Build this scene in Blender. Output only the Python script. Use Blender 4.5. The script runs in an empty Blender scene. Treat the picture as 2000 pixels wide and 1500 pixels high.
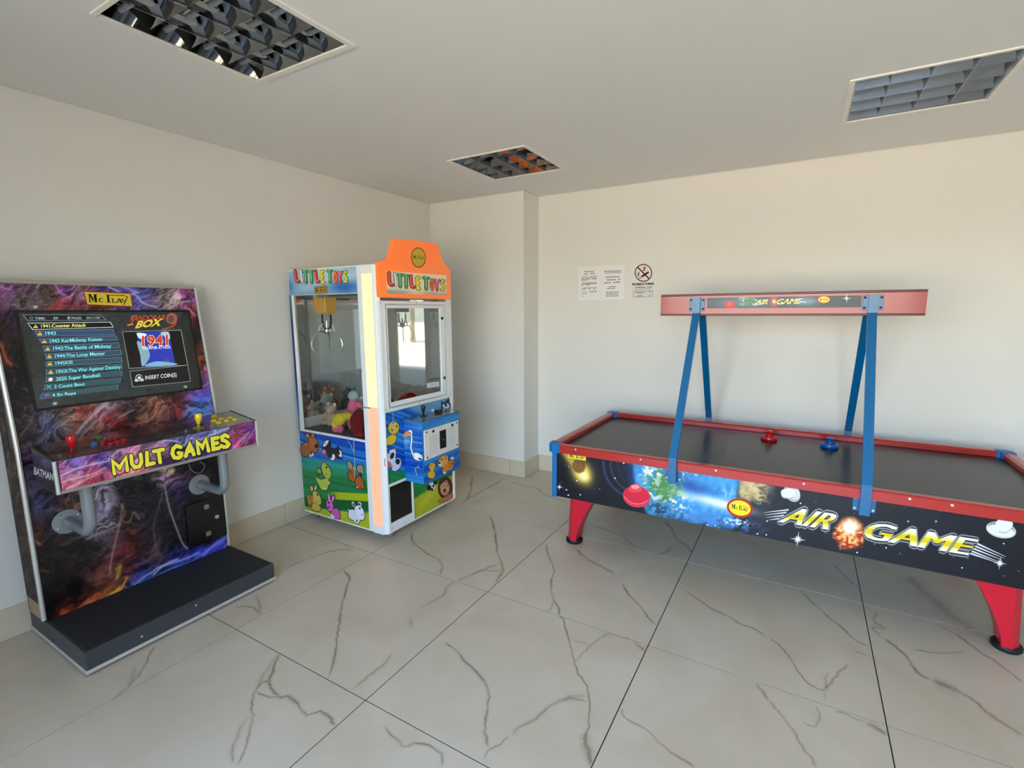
import bpy, bmesh, math, random
import numpy as np
from mathutils import Vector, Matrix
from mathutils.geometry import tessellate_polygon

scene = bpy.context.scene
COL = scene.collection
random.seed(7)

# ------------------------------------------------------------------ camera
FPX = 964.27                                   # focal length in pixels of the 2000 x 1500 frame
CAM = np.array([3.2195, -2.1388, 1.5571])
YAW, PITCH, ROLL = 0.5319, -0.1473, -0.0063
_ca, _sa = math.cos(YAW), math.sin(YAW); _cb, _sb = math.cos(PITCH), math.sin(PITCH)
_cc, _sc = math.cos(ROLL), math.sin(ROLL)
FW = np.array([-_sa*_cb, _ca*_cb, _sb]); _r = np.array([_ca, _sa, 0.0]); _u = np.cross(_r, FW)
RT = _cc*_r + _sc*_u; UP = -_sc*_r + _cc*_u
cam_data = bpy.data.cameras.new('camera'); cam = bpy.data.objects.new('camera', cam_data)
COL.objects.link(cam)
cam_data.sensor_width = 36.0; cam_data.lens = FPX/2000*36.0; cam_data.clip_start = 0.05
cam.matrix_world = Matrix(((RT[0], UP[0], -FW[0], CAM[0]), (RT[1], UP[1], -FW[1], CAM[1]),
                           (RT[2], UP[2], -FW[2], CAM[2]), (0, 0, 0, 1)))
scene.camera = cam

# ------------------------------------------------------------------ daylight and exposure
EXPOSURE = 2.68
SKY_STRENGTH = 0.36
SUN_STRENGTH = 9.0
world = bpy.data.worlds.new('sky'); scene.world = world; world.use_nodes = True
wn = world.node_tree; wn.nodes.clear()
w_out = wn.nodes.new('ShaderNodeOutputWorld'); w_bg = wn.nodes.new('ShaderNodeBackground')
w_sky = wn.nodes.new('ShaderNodeTexSky'); w_sky.sky_type = 'NISHITA'; w_sky.sun_disc = False
w_sky.sun_elevation = math.radians(53); w_sky.sun_rotation = math.radians(20)
w_sky.air_density = 1.0; w_sky.dust_density = 1.2; w_sky.ozone_density = 1.0
w_bg.inputs['Strength'].default_value = SKY_STRENGTH
wn.links.new(w_sky.outputs[0], w_bg.inputs['Color']); wn.links.new(w_bg.outputs[0], w_out.inputs['Surface'])
sun_l = bpy.data.lights.new('sun', 'SUN'); sun_l.energy = SUN_STRENGTH; sun_l.angle = math.radians(0.6)
sun_l.color = (1.0, 0.95, 0.87)
sun = bpy.data.objects.new('sun', sun_l); COL.objects.link(sun)
sun.rotation_euler = Vector((-0.3, -1.0, -1.4)).to_track_quat('-Z', 'Y').to_euler()
port_l = bpy.data.lights.new('daylight_portal', 'AREA'); port_l.shape = 'RECTANGLE'
port_l.size = 2.8; port_l.size_y = 2.3; port_l.cycles.is_portal = True
port = bpy.data.objects.new('daylight_portal', port_l); COL.objects.link(port)
port.location = (2.9, -2.82, 1.15); port.rotation_euler = (math.radians(90), 0, 0)
vs = scene.view_settings
vs.view_transform = 'Standard'; vs.look = 'None'; vs.gamma = 1.0; vs.exposure = EXPOSURE
vs.use_curve_mapping = False
scene.cycles.use_denoising = True
scene.cycles.denoiser = 'OPENIMAGEDENOISE'
scene.cycles.max_bounces = 10; scene.cycles.diffuse_bounces = 5; scene.cycles.glossy_bounces = 6
scene.cycles.transparent_max_bounces = 24
scene.cycles.use_adaptive_sampling = True; scene.cycles.adaptive_threshold = 0.02
scene.cycles.sample_clamp_indirect = 12.0

# ------------------------------------------------------------------ pixel <-> place
def ray(px):
    return FW + RT*(px[0]-1000)/FPX - UP*(px[1]-750)/FPX
def at(px, axis, val):
    """point of the plane axis = val seen at pixel px of the 2000 x 1500 frame"""
    d = ray(px); t = (val-CAM[axis])/d[axis]
    return CAM + d*t
def pr(P):
    d = np.asarray(P, float)-CAM
    z = d @ FW
    return 1000+FPX*(d @ RT)/z, 750-FPX*(d @ UP)/z
class Plane:
    """flat face: origin o, unit axes u (right), v (up); n points out of the face"""
    def __init__(s, o, u, v):
        s.o = np.array(o, float); s.u = np.array(u, float)/np.linalg.norm(u)
        v = np.array(v, float); v = v-s.u*(v @ s.u); s.v = v/np.linalg.norm(v); s.n = np.cross(s.u, s.v)
    def px(s, p):
        d = ray(p); t = ((s.o-CAM) @ s.n)/(d @ s.n); q = CAM+d*t-s.o
        return (q @ s.u, q @ s.v)
    def P(s, a, b, h=0.0):
        return s.o+s.u*a+s.v*b+s.n*h

# ------------------------------------------------------------------ colour and materials
def lin(c):
    c = np.asarray(c, float)/255.0
    return np.where(c <= 0.04045, c/12.92, ((c+0.055)/1.055)**2.4)
def rgb(r, g, b):
    l = lin((r, g, b)); return (float(l[0]), float(l[1]), float(l[2]), 1.0)
MATS = {}
def mat(name, col, rough=0.5, metal=0.0, var=0.06, vscale=9.0, bump=0.0, bscale=120.0, coat=0.0, spec=0.5, emit=0.0):
    if name in MATS: return MATS[name]
    m = bpy.data.materials.new(name); m.use_nodes = True; nt = m.node_tree; b = nt.nodes['Principled BSDF']
    tc = nt.nodes.new('ShaderNodeTexCoord'); nz = nt.nodes.new('ShaderNodeTexNoise')
    nz.inputs['Scale'].default_value = vscale; nz.inputs['Detail'].default_value = 4
    nt.links.new(tc.outputs['Object'], nz.inputs['Vector'])
    mp = nt.nodes.new('ShaderNodeMapRange'); mp.inputs['To Min'].default_value = 1-var; mp.inputs['To Max'].default_value = 1+var
    nt.links.new(nz.outputs['Fac'], mp.inputs['Value'])
    mx = nt.nodes.new('ShaderNodeVectorMath'); mx.operation = 'SCALE'
    mx.inputs[0].default_value = col[:3]; nt.links.new(mp.outputs[0], mx.inputs['Scale'])
    nt.links.new(mx.outputs[0], b.inputs['Base Color'])
    b.inputs['Roughness'].default_value = rough; b.inputs['Metallic'].default_value = metal
    b.inputs['Specular IOR Level'].default_value = spec; b.inputs['Coat Weight'].default_value = coat
    if coat: b.inputs['Coat Roughness'].default_value = 0.08
    if emit:
        nt.links.new(mx.outputs[0], b.inputs['Emission Color']); b.inputs['Emission Strength'].default_value = emit
    if bump:
        n2 = nt.nodes.new('ShaderNodeTexNoise'); n2.inputs['Scale'].default_value = bscale; n2.inputs['Detail'].default_value = 3
        nt.links.new(tc.outputs['Object'], n2.inputs['Vector'])
        bp = nt.nodes.new('ShaderNodeBump'); bp.inputs['Strength'].default_value = bump; bp.inputs['Distance'].default_value = 0.002
        nt.links.new(n2.outputs['Fac'], bp.inputs['Height']); nt.links.new(bp.outputs[0], b.inputs['Normal'])
    MATS[name] = m; return m
def print_mat(name, rough=0.3, coat=0.0, emit=0.0, alpha=False, spec=0.5):
    """flat print: the colour comes from the face's own colour attribute"""
    if name in MATS: return MATS[name]
    m = bpy.data.materials.new(name); m.use_nodes = True; nt = m.node_tree; b = nt.nodes['Principled BSDF']
    a = nt.nodes.new('ShaderNodeVertexColor'); a.layer_name = 'Col'
    nt.links.new(a.outputs['Color'], b.inputs['Base Color'])
    b.inputs['Roughness'].default_value = rough; b.inputs['Coat Weight'].default_value = coat
    b.inputs['Specular IOR Level'].default_value = spec
    b.inputs['Coat Roughness'].default_value = 0.06
    if alpha: nt.links.new(a.outputs['Alpha'], b.inputs['Alpha'])
    if emit:
        nt.links.new(a.outputs['Color'], b.inputs['Emission Color']); b.inputs['Emission Strength'].default_value = emit
    MATS[name] = m; return m
def glass_mat(name, tint=(1, 1, 1), refl=1.0, rough=0.01):
    if name in MATS: return MATS[name]
    m = bpy.data.materials.new(name); m.use_nodes = True; nt = m.node_tree; nt.nodes.clear()
    out = nt.nodes.new('ShaderNodeOutputMaterial'); mx = nt.nodes.new('ShaderNodeMixShader')
    tr = nt.nodes.new('ShaderNodeBsdfTransparent'); gl = nt.nodes.new('ShaderNodeBsdfGlossy')
    ge = nt.nodes.new('ShaderNodeNewGeometry'); dt = nt.nodes.new('ShaderNodeVectorMath'); dt.operation = 'DOT_PRODUCT'
    nt.links.new(ge.outputs['Incoming'], dt.inputs[0]); nt.links.new(ge.outputs['Normal'], dt.inputs[1])
    ab = nt.nodes.new('ShaderNodeMath'); ab.operation = 'ABSOLUTE'; nt.links.new(dt.outputs['Value'], ab.inputs[0])
    om = nt.nodes.new('ShaderNodeMath'); om.operation = 'SUBTRACT'; om.inputs[0].default_value = 1.0; nt.links.new(ab.outputs[0], om.inputs[1])
    pw = nt.nodes.new('ShaderNodeMath'); pw.operation = 'POWER'; pw.inputs[1].default_value = 5.0; nt.links.new(om.outputs[0], pw.inputs[0])
    fr = nt.nodes.new('ShaderNodeMath'); fr.operation = 'MULTIPLY_ADD'; fr.inputs[1].default_value = 0.96; fr.inputs[2].default_value = 0.04
    nt.links.new(pw.outputs[0], fr.inputs[0])
    ml = nt.nodes.new('ShaderNodeMath'); ml.operation = 'MULTIPLY'; ml.inputs[1].default_value = refl
    tr.inputs['Color'].default_value = (*tint, 1); gl.inputs['Roughness'].default_value = rough
    nt.links.new(fr.outputs[0], ml.inputs[0]); nt.links.new(ml.outputs[0], mx.inputs['Fac'])
    nt.links.new(tr.outputs[0], mx.inputs[1]); nt.links.new(gl.outputs[0], mx.inputs[2])
    nt.links.new(mx.outputs[0], out.inputs['Surface'])
    MATS[name] = m; return m

# ------------------------------------------------------------------ objects
OFF = {}
def put(o, parent=None, label=None, category=None, group=None, kind=None):
    COL.objects.link(o)
    if parent is not None: o.parent = parent
    if label: o['label'] = label
    if category: o['category'] = category
    if group: o['group'] = group
    if kind: o['kind'] = kind
    return o
def thing(name, loc, label, category, group=None):
    e = bpy.data.objects.new(name, None); e.location = loc; e.empty_display_size = 0.1
    put(e, None, label, category, group); OFF[e.name] = np.array(loc, float); return e
class G:
    """collects geometry in world coordinates"""
    def __init__(s): s.v = []; s.f = []
    def add(s, v, f):
        k = len(s.v); s.v += [tuple(map(float, p)) for p in v]; s.f += [tuple(i+k for i in q) for q in f]; return s
    def box(s, a, b, bev=0.0, seg=2):
        x0, y0, z0 = [min(a[i], b[i]) for i in range(3)]; x1, y1, z1 = [max(a[i], b[i]) for i in range(3)]
        v = [(x0,y0,z0),(x1,y0,z0),(x1,y1,z0),(x0,y1,z0),(x0,y0,z1),(x1,y0,z1),(x1,y1,z1),(x0,y1,z1)]
        f = [(0,3,2,1),(4,5,6,7),(0,1,5,4),(1,2,6,5),(2,3,7,6),(3,0,4,7)]
        return s.solid(v, f, bev, seg)
    def solid(s, v, f, bev=0.0, seg=2):
        if not bev: return s.add(v, f)
        bm = bmesh.new(); bv = [bm.verts.new(p) for p in v]
        for q in f: bm.faces.new([bv[i] for i in q])
        bmesh.ops.bevel(bm, geom=bm.edges[:], offset=bev, segments=seg, profile=0.5, affect='EDGES')
        bm.verts.index_update()
        s.add([p.co[:] for p in bm.verts], [[p.index for p in q.verts] for q in bm.faces]); bm.free(); return s
    def hexa(s, b4, t4, bev=0.0):
        """eight corners: bottom ring, top ring (same order)"""
        v = list(b4)+list(t4)
        return s.solid(v, [(3,2,1,0),(4,5,6,7),(0,1,5,4),(1,2,6,5),(2,3,7,6),(3,0,4,7)], bev)
    def prism(s, pts, d, bev=0.0, seg=2):
        """pts: closed ring of 3-D points, pushed along vector d"""
        n = len(pts); pts = [np.array(p, float) for p in pts]; d = np.array(d, float)
        v = pts+[p+d for p in pts]
        f = [tuple(range(n-1, -1, -1)), tuple(range(n, 2*n))]+[(i, (i+1) % n, n+(i+1) % n, n+i) for i in range(n)]
        return s.solid(v, f, bev, seg)
    def tube(s, path, r, n=12, caps=True, closed=False):
        path = [np.array(p, float) for p in path]; m = len(path)
        rr = r if hasattr(r, '__len__') else [r]*m
        prev = None; rings = []
        for i in range(m):
            a = path[(i-1) % m] if (closed or i > 0) else path[i]; b = path[(i+1) % m] if (closed or i < m-1) else path[i]
            t = b-a; t = t/np.linalg.norm(t)
            if prev is None:
                h = np.array([0, 0, 1.0]) if abs(t[2]) < 0.9 else np.array([1.0, 0, 0]); e = np.cross(t, h)
            else: e = prev-t*(prev @ t)
            e = e/np.linalg.norm(e); prev = e; g = np.cross(t, e)
            rings.append([path[i]+rr[i]*(e*math.cos(2*math.pi*j/n)+g*math.sin(2*math.pi*j/n)) for j in range(n)])
        v = [p for q in rings for p in q]; f = []
        for i in range(m if closed else m-1):
            k, l = i*n, ((i+1) % m)*n
            f += [(k+j, k+(j+1) % n, l+(j+1) % n, l+j) for j in range(n)]
        if caps and not closed: f += [tuple(range(n-1, -1, -1)), tuple(range((m-1)*n, m*n))]
        return s.add(v, f)
    def cyl(s, a, b, r, r2=None, n=20): return s.tube([a, b], [r, r if r2 is None else r2], n)
    def lathe(s, prof, o, axis=(0, 0, 1), n=28):
        """prof: (radius, height) pairs along axis from o"""
        ax = np.array(axis, float); ax = ax/np.linalg.norm(ax); o = np.array(o, float)
        h = np.array([1.0, 0, 0]) if abs(ax[0]) < 0.9 else np.array([0, 1.0, 0]); e = np.cross(ax, h); e /= np.linalg.norm(e); g = np.cross(ax, e)
        v = []; f = []
        for (r, z) in prof:
            v += [o+ax*z+max(r, 1e-5)*(e*math.cos(2*math.pi*j/n)+g*math.sin(2*math.pi*j/n)) for j in range(n)]
        for i in range(len(prof)-1):
            f += [(i*n+j, i*n+(j+1) % n, (i+1)*n+(j+1) % n, (i+1)*n+j) for j in range(n)]
        f += [tuple(range(n-1, -1, -1)), tuple(range((len(prof)-1)*n, len(prof)*n))]
        return s.add(v, f)
    def ball(s, c, r, n=18, m=12, rot=None):
        r = r if hasattr(r, '__len__') else (r, r, r); c = np.array(c, float); v = []; f = []
        for i in range(m+1):
            th = math.pi*i/m
            for j in range(n):
                ph = 2*math.pi*j/n
                p = np.array([r[0]*math.sin(th)*math.cos(ph), r[1]*math.sin(th)*math.sin(ph), r[2]*math.cos(th)])
                if rot is not None: p = np.array(rot @ Vector(p))
                v.append(c+p)
        for i in range(m): f += [(i*n+j, (i+1)*n+j, (i+1)*n+(j+1) % n, i*n+(j+1) % n) for j in range(n)]
        return s.add(v, f)
    def build(s, name, m, parent=None, smooth=False, label=None, category=None, group=None, kind=None, base=None):
        if parent is not None: off = OFF[parent.name]
        elif base is not None: off = np.array(base, float)
        else:
            a = np.array(s.v); off = np.array([(a[:, 0].min()+a[:, 0].max())/2, (a[:, 1].min()+a[:, 1].max())/2, a[:, 2].min()])
        me = bpy.data.meshes.new(name); me.from_pydata([tuple(np.array(p)-off) for p in s.v], [], s.f)
        bm = bmesh.new(); bm.from_mesh(me); bmesh.ops.recalc_face_normals(bm, faces=bm.faces); bm.to_mesh(me); bm.free()
        if m is not None: me.materials.append(m)
        if smooth:
            me.polygons.foreach_set('use_smooth', [True]*len(me.polygons))
            me.set_sharp_from_angle(angle=math.radians(38))
        o = bpy.data.objects.new(name, me)
        if parent is None: o.location = off
        put(o, parent, label, category, group, kind); OFF[o.name] = off; return o

# ------------------------------------------------------------------ flat prints
def smooth_ring(pts, k=5, closed=True):
    pts = [np.array(p, float) for p in pts]; n = len(pts); out = []
    for i in range(n if closed else n-1):
        g = lambda j: pts[j % n] if closed else pts[min(max(j, 0), n-1)]
        a, b, c, d = g(i-1), g(i), g(i+1), g(i+2)
        for t in np.arange(k)/k:
            out.append(0.5*((2*b)+(c-a)*t+(2*a-5*b+4*c-d)*t*t+(3*b-a-3*c+d)*t**3))
    if not closed: out.append(pts[-1])
    return out
def ell(cx, cy, rx, ry, rot=0, n=22):
    c, s = math.cos(math.radians(rot)), math.sin(math.radians(rot))
    return [(cx+rx*math.cos(t)*c-ry*math.sin(t)*s, cy+rx*math.cos(t)*s+ry*math.sin(t)*c) for t in np.linspace(0, 2*math.pi, n, endpoint=False)]
def stroke(pts, w, cap=True, k=6):
    """a thick polyline as rings that touch but never overlap: one quad a segment, half-round ends"""
    pts = [np.array(p, float) for p in pts]; w = list(w) if hasattr(w, '__len__') else [w]*len(pts)
    keep = [0]+[i for i in range(1, len(pts)) if np.linalg.norm(pts[i]-pts[i-1]) > 1e-6]; pts = [pts[i] for i in keep]; w = [w[i] for i in keep]
    n = len(pts)
    if n < 2: return []
    closed = n > 3 and np.linalg.norm(pts[0]-pts[-1]) < 1e-6
    sn = [np.array([-(b-a)[1], (b-a)[0]])/np.linalg.norm(b-a) for a, b in zip(pts[:-1], pts[1:])]; nr = []
    for i in range(n):
        a = sn[i-1] if i > 0 else (sn[-1] if closed else sn[0]); b = sn[i] if i < n-1 else (sn[0] if closed else sn[-1])
        m = a+b; L = np.linalg.norm(m); m = m/L if L > 1e-6 else b; nr.append(m/max(.55, m @ b))
    out = [[pts[i]+nr[i]*w[i]/2, pts[i+1]+nr[i+1]*w[i+1]/2, pts[i+1]-nr[i+1]*w[i+1]/2, pts[i]-nr[i]*w[i]/2] for i in range(n-1)]
    if cap and not closed:
        for p, q, ww in ((pts[0], sn[0], w[0]), (pts[-1], -sn[-1], w[-1])):
            t = np.array([-q[1], q[0]]); out.append([p+ww/2*(q*math.cos(a)+t*math.sin(a)) for a in np.linspace(0, math.pi, 8)])
    return out
def crop(ox, oy, sc):
    """coordinates read in an enlarged crop of the photograph -> its pixels"""
    def f(pts):
        if not hasattr(pts[0], '__len__'): return (ox+pts[0]/sc, oy+pts[1]/sc)
        return [(ox+p[0]/sc, oy+p[1]/sc) for p in pts]
    f.sc = sc; f.o = (ox, oy); return f
class Print:
    """layers of flat colour on a plane; shapes are given in pixels (px=True) or in the plane's metres"""
    def __init__(s, plane, px=True, lift=0.0006, step=0.00006):
        s.p = plane; s.px = px; s.lift = lift; s.step = step; s.v = []; s.f = []; s.c = []; s.k = 0
    def layer(s): s.k += 1; return s
    def ring(s, pts, col):
        q = [s.p.px(p) for p in pts] if s.px else [tuple(p) for p in pts]
        if len(q) < 3: return s
        h = s.lift+s.step*s.k; b = len(s.v)
        s.v += [s.p.P(a, c, h) for a, c in q]
        col = tuple(lin(col))+(1.0,)
        for t in tessellate_polygon([[Vector((a, c, 0)) for a, c in q]]):
            if len(t) == 3: s.f.append(tuple(b+i for i in t)); s.c.append(col)
        return s
    def poly(s, pts, col, sm=0): s.layer(); return s.ring(smooth_ring(pts, sm) if sm else pts, col)
    def ell(s, cx, cy, rx, ry, col, rot=0, n=22): s.layer(); return s.ring(ell(cx, cy, rx, ry, rot, n), col)
    def line(s, pts, w, col, cap=True, sm=0):
        s.layer()
        if sm: pts = smooth_ring(pts, sm, False)
        for r in stroke(pts, w, cap): s.ring(r, col)
        return s
    def tris(s, v2, faces, col):
        h = s.lift+s.step*s.k; b = len(s.v)
        q = [s.p.px(p) for p in v2] if s.px else v2
        s.v += [s.p.P(a, c, h) for a, c in q]; col = tuple(lin(col))+(1.0,)
        for t in faces: s.f.append(tuple(b+i for i in t)); s.c.append(col)
        return s
    def text(s, body, p0, p1, p2, col, bold=0.0, shear=0.0, fit=True):
        """lettering: p0 base left, p1 base right, p2 top left (pixels or metres)"""
        s.layer(); v, f = glyphs(body, bold, shear)
        x0, x1, y0, y1 = v[:, 0].min(), v[:, 0].max(), 0.0, v[:, 1].max()
        if fit: y0 = min(0.0, v[:, 1].min()) if y1 <= 0 else 0.0
        p0, p1, p2 = [np.array(p, float) for p in (p0, p1, p2)]
        st = np.stack([(v[:, 0]-x0)/max(x1-x0, 1e-6), (v[:, 1]-y0)/max(y1-y0, 1e-6)], 1)
        q = p0+st[:, :1]*(p1-p0)+st[:, 1:]*(p2-p0)
        return s.tris([tuple(p) for p in q], f, col)
    def fat_text(s, body, p0, p1, p2, col, r):
        """lettering thickened by r of its height, as close layers"""
        q0, q1, q2 = [np.array(p, float) for p in (p0, p1, p2)]; h = np.linalg.norm(q2-q0)
        for t in np.linspace(0, 2*math.pi, 8, endpoint=False):
            d = np.array([math.cos(t), math.sin(t)])*r*h; s.text(body, q0+d, q1+d, q2+d, col)
        return s
    def build(s, name, m, parent, **kw):
        me = bpy.data.meshes.new(name); off = OFF[parent.name]
        me.from_pydata([tuple(np.array(p)-off) for p in s.v], [], s.f)
        ca = me.color_attributes.new('Col', 'FLOAT_COLOR', 'CORNER')
        nl = np.zeros(len(me.polygons), dtype=np.int32); me.polygons.foreach_get('loop_total', nl)
        ca.data.foreach_set('color', np.repeat(np.array(s.c, dtype=np.float32), nl, axis=0).ravel())
        me.materials.append(m); o = bpy.data.objects.new(name, me)
        put(o, parent, kw.get('label')); OFF[o.name] = off; return o
_GL = {}
def glyphs(body, bold=0.0, shear=0.0):
    key = (body, bold, shear)
    if key in _GL: return _GL[key]
    cu = bpy.data.curves.new('lettering', 'FONT'); cu.body = body; cu.size = 1.0; cu.offset = bold; cu.shear = shear; cu.resolution_u = 3
    o = bpy.data.objects.new('lettering', cu); COL.objects.link(o)
    dg = bpy.context.evaluated_depsgraph_get(); me = o.evaluated_get(dg).to_mesh()
    v = np.array([p.co[:2] for p in me.vertices]); f = [tuple(q.vertices) for q in me.polygons]
    o.evaluated_get(dg).to_mesh_clear(); bpy.data.objects.remove(o); bpy.data.curves.remove(cu)
    _GL[key] = (v, f); return v, f
def painted(name, parent, p00, p10, p01, nu, nv, fn, m, **kw):
    """flat printed sheet: fine grid between three corners, coloured by fn(pixel x, pixel y) -> n x 3 sRGB 0..255"""
    p00, p10, p01 = [np.array(p, float) for p in (p00, p10, p01)]
    uu, vv = np.meshgrid(np.linspace(0, 1, nu+1), np.linspace(0, 1, nv+1))
    P = p00+uu.ravel()[:, None]*(p10-p00)+vv.ravel()[:, None]*(p01-p00)
    X, Y = pr(P); c = np.clip(fn(X, Y), 0, 255)
    i = np.arange(nv)[:, None]*(nu+1)+np.arange(nu)[None, :]; i = i.ravel()
    q = np.stack([i, i+1, i+nu+2, i+nu+1], 1).astype(np.int32)
    me = bpy.data.meshes.new(name); off = OFF[parent.name]
    me.vertices.add(len(P)); me.vertices.foreach_set('co', (P-off).astype(np.float32).ravel())
    me.loops.add(q.size); me.loops.foreach_set('vertex_index', q.ravel())
    me.polygons.add(len(q)); me.polygons.foreach_set('loop_start', np.arange(len(q), dtype=np.int32)*4)
    me.update(calc_edges=True)
    ca = me.color_attributes.new('Col', 'FLOAT_COLOR', 'POINT')
    ca.data.foreach_set('color', np.concatenate([lin(c), np.ones((len(c), 1))], 1).astype(np.float32).ravel())
    me.materials.append(m); o = bpy.data.objects.new(name, me); put(o, parent, kw.get('label')); OFF[o.name] = off; return o

# ------------------------------------------------------------------ paint tools for printed art (numpy)
def vnoise(x, y, seed=0):
    xi, yi = np.floor(x).astype(np.int64), np.floor(y).astype(np.int64); xf, yf = x-xi, y-yi
    def h(a, b):
        n = (a*374761393+b*668265263+seed*974634777) & 0xffffffff
        n = ((n ^ (n >> 13))*1274126177) & 0xffffffff
        return ((n ^ (n >> 16)) & 0xffff)/65535.0
    sx, sy = xf*xf*(3-2*xf), yf*yf*(3-2*yf)
    return (h(xi, yi)*(1-sx)+h(xi+1, yi)*sx)*(1-sy)+(h(xi, yi+1)*(1-sx)+h(xi+1, yi+1)*sx)*sy
def fbm(x, y, seed=0, o=4):
    t = 0; a = 0.5; n = 0
    for i in range(o): t = t+a*vnoise(x*2**i, y*2**i, seed+i); n += a; a *= 0.5
    return t/n
def sstep(a, b, x): t = np.clip((x-a)/(b-a), 0, 1); return t*t*(3-2*t)
def blend(c, col, m): return c*(1-m[:, None])+np.array(col, float)*m[:, None]
def gauss(X, Y, cx, cy, rx, ry, rot=0):
    a = math.radians(rot); dx, dy = X-cx, Y-cy; x = dx*math.cos(a)+dy*math.sin(a); y = -dx*math.sin(a)+dy*math.cos(a)
    return np.exp(-((x/rx)**2+(y/ry)**2))
def pldist(X, Y, pts):
    d = np.full(X.shape, 1e9)
    for (ax, ay), (bx, by) in zip(pts[:-1], pts[1:]):
        vx, vy = bx-ax, by-ay; t = np.clip(((X-ax)*vx+(Y-ay)*vy)/(vx*vx+vy*vy+1e-9), 0, 1)
        d = np.minimum(d, np.hypot(X-ax-t*vx, Y-ay-t*vy))
    return d
def field(X, Y, pts, p=2.5):
    """soft colour field through (x, y, r, g, b) samples"""
    w = 0; c = 0
    for (x, y, r, g, b) in pts:
        k = 1.0/(((X-x)**2+(Y-y)**2)+25.0)**(p/2); w = w+k; c = c+k[:, None]*np.array([r, g, b], float)
    return c/w[:, None]
# ------------------------------------------------------------------ the room
H = 2.5896; YP = 1.7731; XP = 1.0452; YB = 2.0573; YF = -2.75; XR = 5.05; YO = -6.7
M_wall = mat('wall_paint', rgb(228, 225, 218), 0.85, var=0.025, vscale=2.2, bump=0.25, bscale=260)
M_ceil = mat('ceiling_paint', rgb(236, 234, 229), 0.9, var=0.02, vscale=1.5, bump=0.1, bscale=200)
M_grout = mat('grout', rgb(46, 38, 30), 0.9)
def struct(name, g, m, **kw): return g.build(name, m, kind='structure', **kw)
LIGHTS = [(1.316, -.942), (1.316, 1.058), (3.636, 1.058)]; LHALF = .303
cg = G(); xs = sorted({-.2, XR+.2}|{c[0]+d for c in LIGHTS for d in (-LHALF, LHALF)}); ys = sorted({YF-.2, YB+.2}|{c[1]+d for c in LIGHTS for d in (-LHALF, LHALF)})
for xa, xb in zip(xs[:-1], xs[1:]):
    for ya, yb in zip(ys[:-1], ys[1:]):
        if any(abs((xa+xb)/2-c[0]) < LHALF and abs((ya+yb)/2-c[1]) < LHALF for c in LIGHTS): continue
        cg.add([(xa, ya, H), (xb, ya, H), (xb, yb, H), (xa, yb, H)], [(0, 3, 2, 1)])
cg.box((-.2, YF-.2, H+.12), (XR+.2, YB+.2, H+.2))
struct('ceiling', cg, M_ceil)
struct('wall_left', G().box((-.2, YF-.2, -.1), (0, YB+.2, H+.0)), M_wall)
struct('wall_back', G().box((-.2, YB, -.1), (XR+.2, YB+.2, H)), M_wall)
struct('wall_pillar', G().box((0, YP, -.1), (XP, YB, H)), M_wall)
struct('wall_right', G().box((XR, YF-.2, -.1), (XR+.2, YB+.2, H)), M_wall)
OX0, OX1, OZ = 1.5, 4.3, 2.3
struct('wall_front', G().box((-7, YF-.15, -.1), (OX0, YF, 5.8)).box((OX1, YF-.15, -.1), (XR+8, YF, 5.8)).box((OX0, YF-.15, OZ), (OX1, YF, 5.8)), M_wall)
struct('wall_light_block', G().box((4.45, -4.1, -.1), (4.65, YF-.15, 3.0)), mat('light_block_brown', rgb(92, 72, 54), .8))  # unseen dark wall, added to block diagonal daylight from the left wall

def tile_mat():
    m = bpy.data.materials.new('marble_tile'); m.use_nodes = True; nt = m.node_tree; b = nt.nodes['Principled BSDF']
    geo = nt.nodes.new('ShaderNodeNewGeometry'); oi = nt.nodes.new('ShaderNodeObjectInfo')
    n1 = nt.nodes.new('ShaderNodeTexNoise'); n1.inputs['Scale'].default_value = 2.4; n1.inputs['Detail'].default_value = 6
    n1.inputs['Distortion'].default_value = 0.8
    nt.links.new(geo.outputs['Position'], n1.inputs['Vector'])
    cr = nt.nodes.new('ShaderNodeValToRGB'); e = cr.color_ramp.elements
    e[0].position = .3; e[0].color = rgb(204, 189, 164); e[1].position = .7; e[1].color = rgb(216, 204, 182)
    nt.links.new(n1.outputs['Fac'], cr.inputs['Fac'])
    nt.links.new(cr.outputs[0], b.inputs['Base Color'])
    n2 = nt.nodes.new('ShaderNodeTexNoise'); n2.inputs['Scale'].default_value = 14; nt.links.new(geo.outputs['Position'], n2.inputs['Vector'])
    mr = nt.nodes.new('ShaderNodeMapRange'); mr.inputs['To Min'].default_value = .30; mr.inputs['To Max'].default_value = .42
    nt.links.new(n2.outputs['Fac'], mr.inputs['Value']); nt.links.new(mr.outputs[0], b.inputs['Roughness'])
    return m
M_tile = tile_mat()
floor = struct('floor', G().box((-.2, YF-.2, -.1), (XR+.2, YB+.2, -.003)), M_grout, base=(0, 0, 0))
T = 0.9; X0 = -0.0069; JW = 0.0024
TILES = {}
for i in range(0, 6):
    for j in range(-4, 3):
        a, b = max(X0+i*T, 0)+JW, min(X0+(i+1)*T, XR)-JW; c, d = max(j*T, YF)+JW, min((j+1)*T, YB)-JW
        if b-a < .01 or d-c < .01: continue
        g = G().box((a, c, -.003), (b, d, 0))
        TILES[(i, j)] = g.build('tile', M_tile, floor)

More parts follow.
